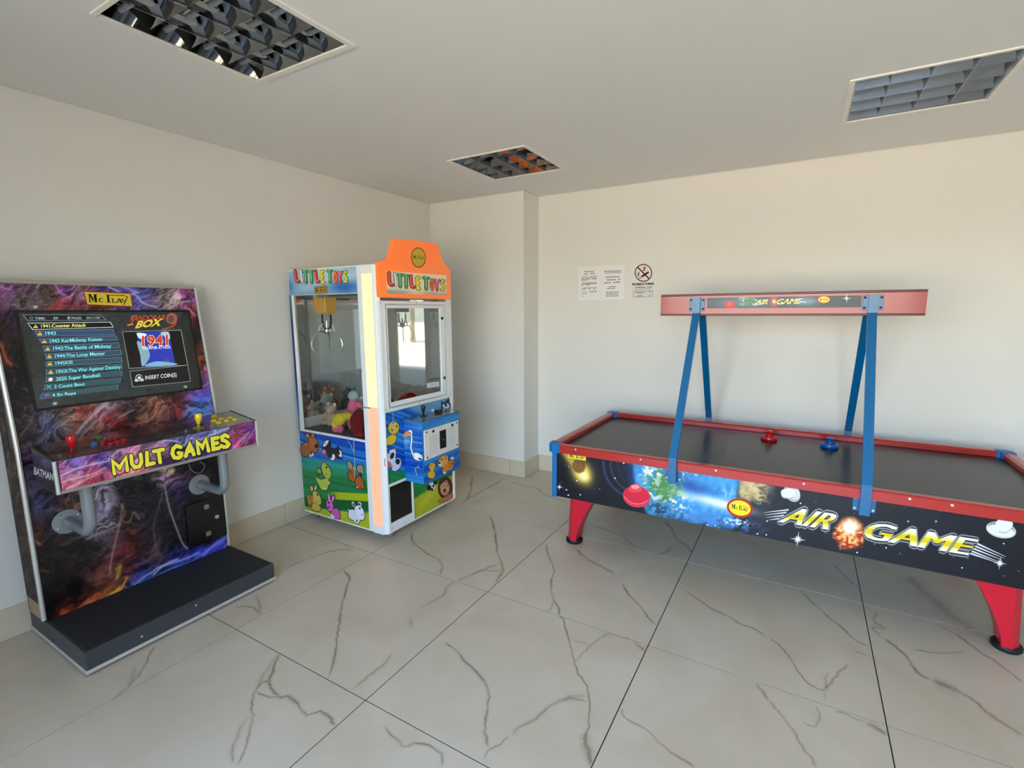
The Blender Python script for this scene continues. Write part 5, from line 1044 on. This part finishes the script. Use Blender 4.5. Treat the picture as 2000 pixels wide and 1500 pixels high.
for i_, (pl_, tx, t0, t1, hh) in enumerate(ROWS):
    r_ = spr(); r_.poly(ks(pl_), (216, 220, 222) if i_ == 0 else (96, 120, 146)); cx_, cy_ = np.mean(pl_, 0)
    r_.poly(ks([(x+(5 if x < cx_ else -5), y+(3.5 if y < cy_ else -3.5)) for x, y in pl_]), (12, 13, 14) if i_ == 0 else (44, 66+i_, 96-i_*2))
    ic = (216, 190, 70) if i_ < 7 else ((226, 220, 214) if i_ == 7 else ((60, 190, 200) if i_ == 8 else (130, 70, 160)))
    x_, y_ = t0[0]-50, t0[1]-12
    if i_ < 7: r_.poly(ks([(x_-22, y_+14), (x_-10, y_-4), (x_, y_-18), (x_+10, y_-4), (x_+22, y_+14)]), ic); r_.ell(*ks((x_, y_-2)), 1.2, 1.5, (70, 60, 20))
    elif i_ == 7: r_.ell(*ks((x_, y_)), 4.4, 3.4, ic, -20)
    elif i_ == 8: r_.line(ks([(x_-18, y_+14), (x_+18, y_-14)]), 1.2, ic); r_.line(ks([(x_-18, y_-12), (x_+18, y_+14)]), 1.2, ic)
    else: r_.ell(*ks((x_-8, y_)), 2.6, 3, ic); r_.ell(*ks((x_+12, y_-3)), 2.6, 3, ic)
    r_.text(tx, ks(t0), ks(t1), ks((t0[0]-3, t0[1]-hh)), (226, 220, 110) if i_ == 0 else (120, 220, 226), .012); r_.build('list_row', M_lit, scr)
lg = spr()
lg.text("PANDORA'S", ks((1150, 440)), ks((1455, 432)), ks((1165, 392)), (160, 64, 34), .02); lg.text('BOX', ks((1195, 505)), ks((1420, 480)), ks((1225, 440)), (206, 176, 46), .04); lg.line(ks([(1150, 480), (1175, 440), (1165, 400), (1210, 392)]), 2.0, (160, 70, 36), sm=3); lg.line(ks([(1130, 478), (1175, 470)]), 2.2, (214, 130, 50))
lg.ell(*ks((1520, 420)), 11, 11, (150, 74, 52)); lg.ell(*ks((1512, 425)), 6, 7, (70, 66, 64)); lg.line(ks([(1560, 420), (1550, 470), (1500, 500), (1440, 515)]), 3, (150, 60, 40), sm=3); lg.build('screen_logo', M_lit, scr)
pv = spr(); pv.poly(ks([(1080, 535), (1605, 520), (1665, 835), (1140, 865)]), (120, 130, 130)); pv.poly(ks([(1086, 540), (1600, 526), (1658, 830), (1146, 859)]), (10, 10, 10)); pv.poly(ks([(1208, 545), (1492, 535), (1552, 830), (1265, 848)]), (34, 50, 160)); pv.poly(ks([(1212, 620), (1300, 680), (1325, 760), (1260, 845), (1240, 740)]), (120, 156, 170), 4); pv.poly(ks([(1210, 548), (1300, 560), (1240, 600)]), (206, 220, 232), 3); pv.poly(ks([(1420, 545), (1490, 540), (1505, 600), (1470, 590)]), (140, 180, 206), 3); pv.poly(ks([(1280, 845), (1380, 800), (1540, 815), (1550, 832)]), (110, 160, 196), 3)
pv.text('1941', ks((1252, 668)), ks((1492, 655)), ks((1250, 570)), (240, 200, 150), .05); pv.text('1941', ks((1256, 664)), ks((1488, 652)), ks((1254, 574)), (180, 52, 34), .02); pv.text('COUNTER ATTACK', ks((1262, 696)), ks((1512, 684)), ks((1260, 672)), (236, 240, 246), .01); pv.ell(*ks((1480, 792)), 5, 3.5, (70, 76, 96)); pv.build('game_preview', M_lit, scr)
ic_ = spr(); ic_.poly(ks([(1145, 885), (1665, 830), (1690, 980), (1170, 1030)]), (110, 118, 118)); ic_.poly(ks([(1152, 890), (1660, 836), (1683, 975), (1177, 1023)]), (16, 17, 17)); ic_.text('INSERT COIN(S)', ks((1286, 962)), ks((1564, 934)), ks((1284, 928)), (206, 210, 208), .006); ic_.ell(*ks((1230, 945)), 7, 6.6, (190, 194, 192)); ic_.ell(*ks((1232, 945)), 6.2, 5.2, (16, 17, 17)); ic_.ell(*ks((1232, 945)), 3.4, 2.8, (190, 194, 192)); ic_.ell(*ks((1207, 968)), 4, 3, (170, 174, 172)); ic_.ell(*ks((1254, 964)), 4, 3, (170, 174, 172)); ic_.build('coin_prompt', M_lit, scr)
for q in ((68.5, 600), (331, 601), (107, 788), (361, 755.5)): G().lathe([(.0105, 0), (.0105, .003), (.007, .007), (.001, .008)], in_up(q, .003), up_.n, 14).build('screen_bolt', M_chrome, AM, smooth=True)
br = Print(up_, lift=.002); br.poly([(162, 568), (256, 572), (260, 600), (169, 596.5)], (150, 34, 24)); br.poly([(164, 570), (254, 574), (258, 598), (170.5, 594.5)], (236, 196, 90)); br.poly([(167, 572.5), (252, 576), (255, 596), (172.5, 592.5)], (236, 206, 50)); logo(br, (172.5, 590), (252, 592.5), (170.5, 573), (22, 18, 14)); br.build('brand_plate', M_decal, AM)

# ---- coin door, cable
cd = [lp.px(p) for p in ((361, 982), (439, 968), (438, 1050), (367, 1066))]; d0, d1 = (cd[0][0]+cd[3][0])/2, (cd[1][0]+cd[2][0])/2; e0_, e1_ = (cd[2][1]+cd[3][1])/2, (cd[0][1]+cd[1][1])/2
coind = G().box((XF+.001, d0, e0_), (XF+.012, d1, e1_), .005, 2).build('coin_door', mat('gloss_black_door', rgb(9, 9, 10), .3), AM)
for q, s_ in (((401, 989), .014), ((405, 1041), .014)):
    a, b = lp.px(q); G().box((XF+.011, a-s_, b-s_), (XF+.016, a+s_, b+s_), .002, 1).build('coin_reject', mat('grey_slot', rgb(120, 120, 116), .4), coind)
a, b = lp.px((421, 1008)); G().lathe([(.013, 0), (.013, .005), (.008, .006), (.008, .004)], (XF+.011, a, b), (1, 0, 0), 16).build('coin_lock', M_chrome, coind, smooth=True)
G().tube(smooth_ring([np.array(lp.P(*lp.px(q), .012)) for q in ((366, 905), (372, 918), (384, 924), (394, 918), (397, 908), (388, 901))], 5, False), .0022, 6).build('loose_cable', mat('grey_cable', rgb(130, 130, 128), .5), AM, smooth=True)
# ---- control panel on two pipes
cx0, cx1 = .35, .594; cy0, cy1 = -1.402, -.526; zf_, zb2 = .953, .986; zb_ = .812
cpn = G().hexa([(cx0, cy0, zb_), (cx1, cy0, zb_), (cx1, cy1, zb_), (cx0, cy1, zb_)], [(cx0, cy0, zb2), (cx1, cy0, zf_), (cx1, cy1, zf_), (cx0, cy1, zb2)]).build('control_panel', M_side, AM)
def strip_art(X, Y):
    wx = (fbm(X/24, Y/14, 81)-.5)*24; c = field(X+wx, Y+wx*.5, [(115,920,176,96,150),(125,950,196,90,120),(150,905,120,90,160),(150,935,214,120,150),(185,925,150,50,90),(190,945,150,40,60),(205,900,60,40,110),(230,895,150,90,140),(240,930,206,110,110),(262,905,214,140,160),(280,930,190,80,80),(310,880,206,150,180),(320,905,60,30,70),(350,880,30,24,50),(370,860,100,100,170),(390,880,56,50,120),(420,850,140,150,206),(440,870,60,40,110),(460,850,206,96,130),(470,870,196,60,120),(490,840,110,50,120),(500,860,140,50,110)], 3.0)
    n, rg_ = painterly(X, Y+.2*X, 83); c = c*(.6+.8*n)[:, None]; c = blend(c, (236, 206, 230), rg_*.45)
    return glowlines(c, X, Y, [([(118,930),(150,915),(185,906),(210,900),(226,884),(240,878)],1.3,(226,206,240),.7),([(112,945),(140,935),(175,928),(206,914)],1.4,(240,190,206),.7),([(130,955),(160,940),(200,922)],1.3,(246,190,140),.6),([(320,860),(345,862),(358,870),(372,856),(392,858),(430,842),(446,836)],1.3,(206,214,246),.75),([(452,880),(468,862),(486,846)],1.4,(240,190,220),.6),([(480,866),(492,846),(500,832)],1.2,(190,150,220),.6)])
painted('panel_front_print', cpn, (cx1+.001, cy0+.012, zb_+.012), (cx1+.001, cy1-.008, zb_+.012), (cx1+.001, cy0+.012, zf_-.001), 320, 60, strip_art, M_print)
G().box((cx1-.004, cy0+.005, zb_-.002), (cx1+.003, cy1-.003, zb_+.012), .002, 1).build('panel_bottom_trim', mat('grey_board_edge', rgb(150, 144, 138), .5), cpn)
def top_reflection_art(X, Y):  # brownish-red reflections painted into the colour of the panel top
    n = fbm(X/14, (Y+.2*X)/4, 91, 5); c = field(X, Y, [(80,880,70,44,40),(120,870,90,64,50),(170,860,110,84,66),(200,862,90,40,40),(230,855,110,34,36),(270,850,60,42,40),(320,845,74,54,56),(360,835,70,60,80),(400,828,100,88,90),(440,815,120,112,104),(480,815,110,100,96)], 2.5); return c*(.6+.8*n)[:, None]
painted('panel_top_reflections', cpn, (cx0+.002, cy0+.006, zb2+.0008), (cx1-.002, cy0+.006, zf_+.0008), (cx0+.002, cy1-.006, zb2+.0008), 60, 200, top_reflection_art, print_mat('acrylic_top', rough=.12, coat=.7))
painted('panel_side_print', cpn, (cx0+.004, cy0-.001, zb_+.004), (cx1-.006, cy0-.001, zb_+.004), (cx0+.004, cy0-.001, zf_-.002), 60, 50, lambda X, Y: field(X, Y, [(66,880,70,44,80),(90,900,90,80,120),(75,915,40,26,50),(100,930,30,26,40),(80,935,60,30,60),(110,950,26,20,26)], 3)*(.6+.8*fbm(X/6, Y/6, 95))[:, None], M_matte)
for yy in (cy0, cy1): G().tube([(cx1, yy, zb_), (cx1, yy, zf_+.001)], .0075, 8).build('panel_edge_trim', M_sil, cpn, smooth=True); G().tube([(cx0, yy, zb2), (cx1, yy, zf_)], .004, 8).build('panel_edge_trim', M_hole, cpn, smooth=True)
cs_ = Plane((0, cy0-.001, 0), (1, 0, 0), (0, 0, 1)); kbt = crop(20, 860, 7.5); bt = Print(cs_, lift=.001); bt.text('BATMAN', kbt((350, 490)), kbt((635, 590)), kbt((352, 385)), (206, 204, 200), .03); bt.build('panel_side_lettering', M_decal, cpn)
cf = Plane((cx1+.001, 0, 0), (0, 1, 0), (0, 0, 1)); km2 = crop(200, 820, 7.143)
MG = [[(165,748),(140,575),(238,668),(325,525),(345,702)], [(398,498),(408,610),(450,662),(515,648),(543,585),(530,482)], [(618,455),(622,625),(715,602)], [(712,440),(845,412)], [(778,428),(803,590)],
      [(1088,378),(1030,362),(985,400),(972,470),(1000,525),(1060,530),(1096,500),(1098,468),(1058,462)], [(1158,505),(1185,420),(1215,335),(1245,410),(1272,482)], [(1182,440),(1255,424)], [(1340,465),(1315,305),(1392,385),(1442,268),(1478,430)], [(1605,248),(1530,262),(1545,410),(1622,392)], [(1540,335),(1600,322)], [(1748,232),(1705,212),(1662,238),(1672,280),(1725,300),(1758,338),(1735,372),(1690,378),(1655,362)]]
tw = Print(cf, lift=.0012)
for p in MG: tw.line(km2(p), 80/7.143, (26, 16, 6))
for p in MG: tw.line(km2(p), 54/7.143, (248, 236, 66))
tw.build('panel_lettering', M_decal, cpn)
tpv = np.array([cx1-cx0, 0, zf_-zb2]); tp = Plane((cx0, 0, zb2), (0, 1, 0), (-tpv[0], 0, -tpv[2]))
def on_top(q): a, b = tp.px(q); return np.array(tp.P(a, b, .001))
def stick(q, col, nm):
    p = on_top(q); j = G().lathe([(.026, 0), (.026, .002), (.008, .004), (.006, .028)], p, tp.n).build('joystick', mat('dust_washer_'+nm, rgb(*[int(c*.6) for c in col]), .3), cpn, smooth=True)
    G().lathe([(.006, .022), (.010, .03), (.0165, .052), (.018, .066), (.014, .076), (.003, .080)], p, tp.n).build('joystick_top', mat('stick_'+nm, rgb(*col), .25, coat=.3), j, smooth=True)
stick((141, 884), (196, 12, 24), 'red'); stick((388, 836), (240, 206, 20), 'yellow')
def btn(q, col, nm):
    p = on_top(q); b = G().lathe([(.0165, 0), (.0165, .004), (.0135, .006)], p, tp.n, 18).build('button', mat('btn_rim_'+nm, rgb(*[int(c*.85) for c in col]), .3), cpn, smooth=True)
    G().lathe([(.0125, .004), (.0125, .009), (.010, .0105), (.002, .011)], p, tp.n, 18).build('button_cap', mat('btn_'+nm, rgb(*col), .25, coat=.3), b, smooth=True)
k3b = crop(340, 760, 6.25); k6 = crop(80, 780, 8.333)
for q in ((490, 342), (482, 398), (575, 378), (545, 420), (640, 398), (682, 362), (738, 382)): btn(k3b(q), (226, 196, 40), 'yellow')
for q in ((1010, 712), (1110, 672), (1215, 650), (1130, 740), (1240, 710), (1340, 680)): btn(k6(q), (170, 20, 34), 'red')
btn(k6((940, 634)), (60, 130, 50), 'green'); btn(k6((865, 742)), (70, 110, 170), 'blue')
M_pipe = mat('grey_pipe', rgb(136, 142, 146), .3, .15, coat=.3)
def pipe(fl, vt):
    a, b = lp.px(fl); xv = float(at(vt, 1, a)[0]); xv = min(max(xv, .36), .5); r = .024; R = .07
    pth = [(XF+.004, a, b), (xv-R, a, b)]+[(xv-R+R*math.sin(t), a, b+R-R*math.cos(t)) for t in np.linspace(.2, math.pi/2, 8)]+[(xv, a, zb_+.004)]
    o = G().tube(pth, r, 20).build('support_pipe', M_pipe, AM, smooth=True)
    fl_ = G().lathe([(.058, 0), (.058, .005), (.04, .008), (.027, .011), (.025, .02)], (XF+.001, a, b), (1, 0, 0), 28).build('pipe_flange', M_pipe, o, smooth=True)
    for t in range(4): G().lathe([(.005, 0), (.004, .003)], (XF+.006, a+.046*math.cos(t*math.pi/2+.5), b+.046*math.sin(t*math.pi/2+.5)), (1, 0, 0), 10).build('flange_screw', M_chrome, fl_)
pipe((131, 1018), (173, 965)); pipe((389, 946), (435, 900))
# ------------------------------------------------------------------ recessed louvre lights
M_louv = mat('mirror_louvre', rgb(152, 152, 152), 0.05, 1.0, var=.03)
M_frame = mat('light_frame', rgb(240, 236, 224), .4)
M_tubeg = mat('fluorescent_tube', rgb(176, 178, 178), .25)
LS = .606; D = .075
def trough(n_rows, x0, y0, w, h, i):
    """one curved reflector channel along x"""
    a = y0+i*h/n_rows; b = a+h/n_rows; m = (a+b)/2; g = G(); pr_ = []
    for t in np.linspace(-1, 1, 15):
        yy = m+t*(b-a)/2; zz = H+.004+.062*(1-abs(t)**2.4); pr_.append((yy, zz))
    v = [(x0, y, z) for y, z in pr_]+[(x0+w, y, z) for y, z in pr_]; k = len(pr_)
    return g.add(v, [(j, j+1, k+j+1, k+j) for j in range(k-1)]), m
def light(cx, cy, label):
    t = thing('ceiling_light', (cx, cy, H), label, 'ceiling light', 'recessed ceiling lights')
    x0, y0 = cx-LS/2, cy-LS/2
    f = G()
    for (a, b) in (((x0-.008, y0-.008), (x0+LS+.008, y0+.008)), ((x0-.012, y0+LS-.012), (x0+LS+.012, y0+LS+.012)), ((x0-.012, y0+.012), (x0+.012, y0+LS-.012)), ((x0+LS-.012, y0+.012), (x0+LS+.012, y0+LS-.012))):
        f.box((a[0], a[1], H-.006), (b[0], b[1], H+.002))
    f.build('frame', M_frame, t)
    ix, iy, iw = x0+.007, y0+.007, LS-.014
    G().box((x0-.005, y0-.005, H+.085), (x0+LS+.005, y0+LS+.005, H+.09)).box((x0-.005, y0-.005, H), (x0, y0+LS+.005, H+.085)).box((x0+LS, y0-.005, H), (x0+LS+.005, y0+LS+.005, H+.085)).box((x0, y0-.005, H), (x0+LS, y0, H+.085)).box((x0, y0+LS, H), (x0+LS, y0+LS+.005, H+.085)).build('housing', M_frame, t)
    for i in range(4):
        g, m = trough(4, ix, iy, iw, iw, i); g.build('reflector', M_louv, t, smooth=True)
        G().cyl((ix+.004, m, H+.045), (ix+iw-.004, m, H+.045), .011, n=14).build('tube', M_tubeg, t, smooth=True)
    for i in range(1, 4):
        xx = ix+i*iw/4; g = G()
        prof_ = [(.0012+.0115*(k/6.)**2.0, .002+.04*k/6.) for k in range(7)]
        g.prism([(xx-w_, iy, H+z_) for w_, z_ in prof_]+[(xx+w_, iy, H+z_) for w_, z_ in prof_[::-1]], (0, iw, 0))
        g.build('cross_blade', M_louv, t, smooth=True)
    for s in (0, 1):
        xx = ix+s*iw; sg = 1 if s == 0 else -1
        G().hexa([(xx, iy, H), (xx+sg*.012, iy, H+.0), (xx+sg*.012, iy+iw, H), (xx, iy+iw, H)], [(xx, iy, H+.06), (xx+sg*.001, iy, H+.06), (xx+sg*.001, iy+iw, H+.06), (xx, iy+iw, H+.06)]).build('end_reflector', M_louv, t)
    return t
light(1.316, -.942, 'chrome louvre ceiling light nearest the camera, above the arcade side')
light(1.316, 1.058, 'chrome louvre ceiling light above the claw machine and pillar corner')
light(3.636, 1.058, 'chrome louvre ceiling light above the air hockey table')

# ------------------------------------------------------------------ notices on the back wall
bw = Plane((0, YB, 0), (1, 0, 0), (0, 0, 1))
def sheet(name, px4, label, cat, col=(236, 234, 232), th=.0012, kinds=None):
    q = [bw.px(p) for p in px4]; c = np.mean(q, 0)
    g = G().prism([bw.P(a, b, .0003) for a, b in q], bw.n*th)
    return g.build(name, mat('paper_'+name, rgb(*col), .75, var=.02), None, label=label, category=cat, base=bw.P(c[0], min(b for a, b in q), 0))
kp = crop(1110, 510, 16.667)
s1 = sheet('paper_notice', kp([(322, 195), (1058, 160), (1060, 1278), (325, 1285)]), 'white notice sheet with dense paragraphs, left of the pair taped on the back wall', 'notice')
s2 = sheet('paper_notice', kp([(1064, 158), (1830, 105), (1812, 1248), (1066, 1278)]), 'white notice sheet with a bold heading, right of the pair taped on the back wall', 'notice')
def lines(s, spec, col=(120, 116, 114)):
    pn = Print(bw, lift=.0018)
    rg = random.Random(5)
    for (x0, y0, x1, y1, w) in spec:
        n = max(2, int((x1-x0)/70)); xs = np.linspace(x0, x1, n+1)
        for a, b in zip(xs[:-1], xs[1:]):
            if rg.random() < .12: continue
            ya = y0+(y1-y0)*(a-x0)/(x1-x0); yb2 = y0+(y1-y0)*(b-x0)/(x1-x0); h = w/2
            pn.ring(kp([(a, ya-h), (b-(b-a)*.18, yb2-h), (b-(b-a)*.18, yb2+h), (a, ya+h)]), col)
    pn.k = 1; o = pn.build('printed_lines', M_paper, s); o['kind'] = 'stuff'
lines(s1, [(530,345,840,338,26),(505,425,875,395,26),(470,515,940,495,22),(435,555,940,545,22),(435,590,930,580,22),(435,630,610,620,22),(470,715,940,705,22),(435,750,930,735,22),(435,785,790,770,22),(490,875,940,860,20),(435,910,890,900,22),(480,990,640,985,20),(690,985,940,975,20),(435,1025,640,1015,22),(700,1020,930,1005,14),(435,1060,620,1050,20),(435,1140,520,1138,14)])
lines(s2, [(1215,525,1670,510,30),(1185,620,1700,595,32),(1165,715,1700,680,32),(1320,838,1560,828,24),(1270,895,1610,880,26),(1235,1018,1650,1000,26),(1235,1078,1645,1062,26),(1235,1140,1640,1128,26)], (118, 114, 112))
pn = Print(bw, lift=.0018); pn.text('FICHA DE JOGOS', kp((1188, 368)), kp((1712, 345)), kp((1186, 312)), (92, 86, 90), .03); pn.line(kp([(1200, 392), (1720, 372)]), 1.0, (150, 146, 148)); pn.build('heading', M_paper, s2)
kn = crop(1220, 510, 18.75)
s3 = sheet('no_smoking_sign', kn([(250, 60), (1130, 30), (1120, 1360), (262, 1380)]), 'white no-smoking sign with a red crossed circle beside the taped notices', 'sign', (228, 226, 220), .001)
pn = Print(bw, lift=.0016)
pn.ell(*kn((690, 432)), 320/18.75, 326/18.75, (96, 22, 34), n=40); pn.ell(*kn((690, 432)), 284/18.75, 290/18.75, (236, 222, 216), n=40)
pn.poly(kn([(480, 540), (470, 470), (520, 395), (560, 390), (530, 470), (535, 555)]), (112, 120, 116), 3); pn.poly(kn([(690, 210), (775, 215), (760, 300), (720, 365), (660, 350), (690, 290)]), (128, 130, 126), 3)
pn.line(kn([(620, 575), (880, 400)]), 66/18.75, (16, 12, 14), cap=False); pn.line(kn([(530, 632), (600, 590)]), 60/18.75, (150, 136, 138), cap=False); pn.line(kn([(478, 222), (890, 640)]), 48/18.75, (92, 14, 30), cap=False); pn.build('crossed_cigarette', M_paper, s3)
pn = Print(bw, lift=.0016); pn.text('PROIBIDO FUMAR', kn((280, 890)), kn((1090, 858)), kn((278, 812)), (34, 32, 32), .05); pn.build('sign_heading', M_paper, s3)
pn = Print(bw, lift=.0016); pn.text('LEI FEDERAL 12.546', kn((370, 1000)), kn((1000, 970)), kn((370, 942)), (70, 68, 68), .03); pn.line(kn([(385, 1045), (970, 1020)]), 1.0, (150, 148, 146)); pn.build('sign_text', M_paper, s3)
pn = Print(bw, lift=.0016); pn.poly(kn([(305, 1105), (1045, 1075), (1045, 1305), (310, 1330)]), (150, 146, 144)); pn.poly(kn([(322, 1122), (1030, 1092), (1030, 1290), (326, 1314)]), (224, 220, 218)); pn.poly(kn([(370, 1120), (760, 1110), (680, 1190), (450, 1200)]), (186, 182, 180)); pn.poly(kn([(430, 1310), (490, 1245), (640, 1240), (690, 1300)]), (176, 174, 172)); pn.poly(kn([(890, 1105), (980, 1100), (960, 1140), (905, 1145)]), (176, 172, 172)); pn.poly(kn([(905, 1220), (965, 1215), (965, 1300), (900, 1300)]), (186, 182, 182)); pn.build('sign_stamp', M_paper, s3)

# ------------------------------------------------------------------ beyond the open front (seen only as reflections)
def palm(x, y, h, label):
    t = thing('palm_tree', (x, y, -.12), label, 'palm tree', 'palms on the sunlit patio'); r = random.Random(int(x*10))
    G().tube([(x+.05*math.sin(k), y, -.12+h*k/6) for k in range(7)], [.16-.012*k for k in range(7)], 10).build('trunk', mat('palm_trunk', rgb(150, 130, 104), .9), t, smooth=True)
    for k in range(12):
        a = k*math.pi/6+r.uniform(-.2, .2); L = r.uniform(1.3, 1.8); g = G(); n = 9; e = np.array([math.cos(a), math.sin(a), 0]); s_ = np.array([-math.sin(a), math.cos(a), 0]); top = np.array([x, y, h-.12])
        for i in range(n):
            u = i/(n-1); c = top+e*L*u+np.array([0, 0, .55*u-1.25*u*u]); w = .28*math.sin(math.pi*min(1, u*.9+.08))+.02; g.v += [tuple(c-s_*w-np.array([0, 0, w*.6])), tuple(c), tuple(c+s_*w-np.array([0, 0, w*.6]))]
        for i in range(n-1): g.f += [(3*i, 3*i+1, 3*i+4, 3*i+3), (3*i+1, 3*i+2, 3*i+5, 3*i+4)]
        g.build('frond', mat('palm_frond', rgb(92, 118, 50), .6), t, smooth=True)
palm(9.6, -11.5, 2.7, 'palm tree on the sunlit patio mirrored left in the claw machine door'); palm(14.2, -15.5, 3.0, 'palm tree on the sunlit patio mirrored right in the claw machine door')
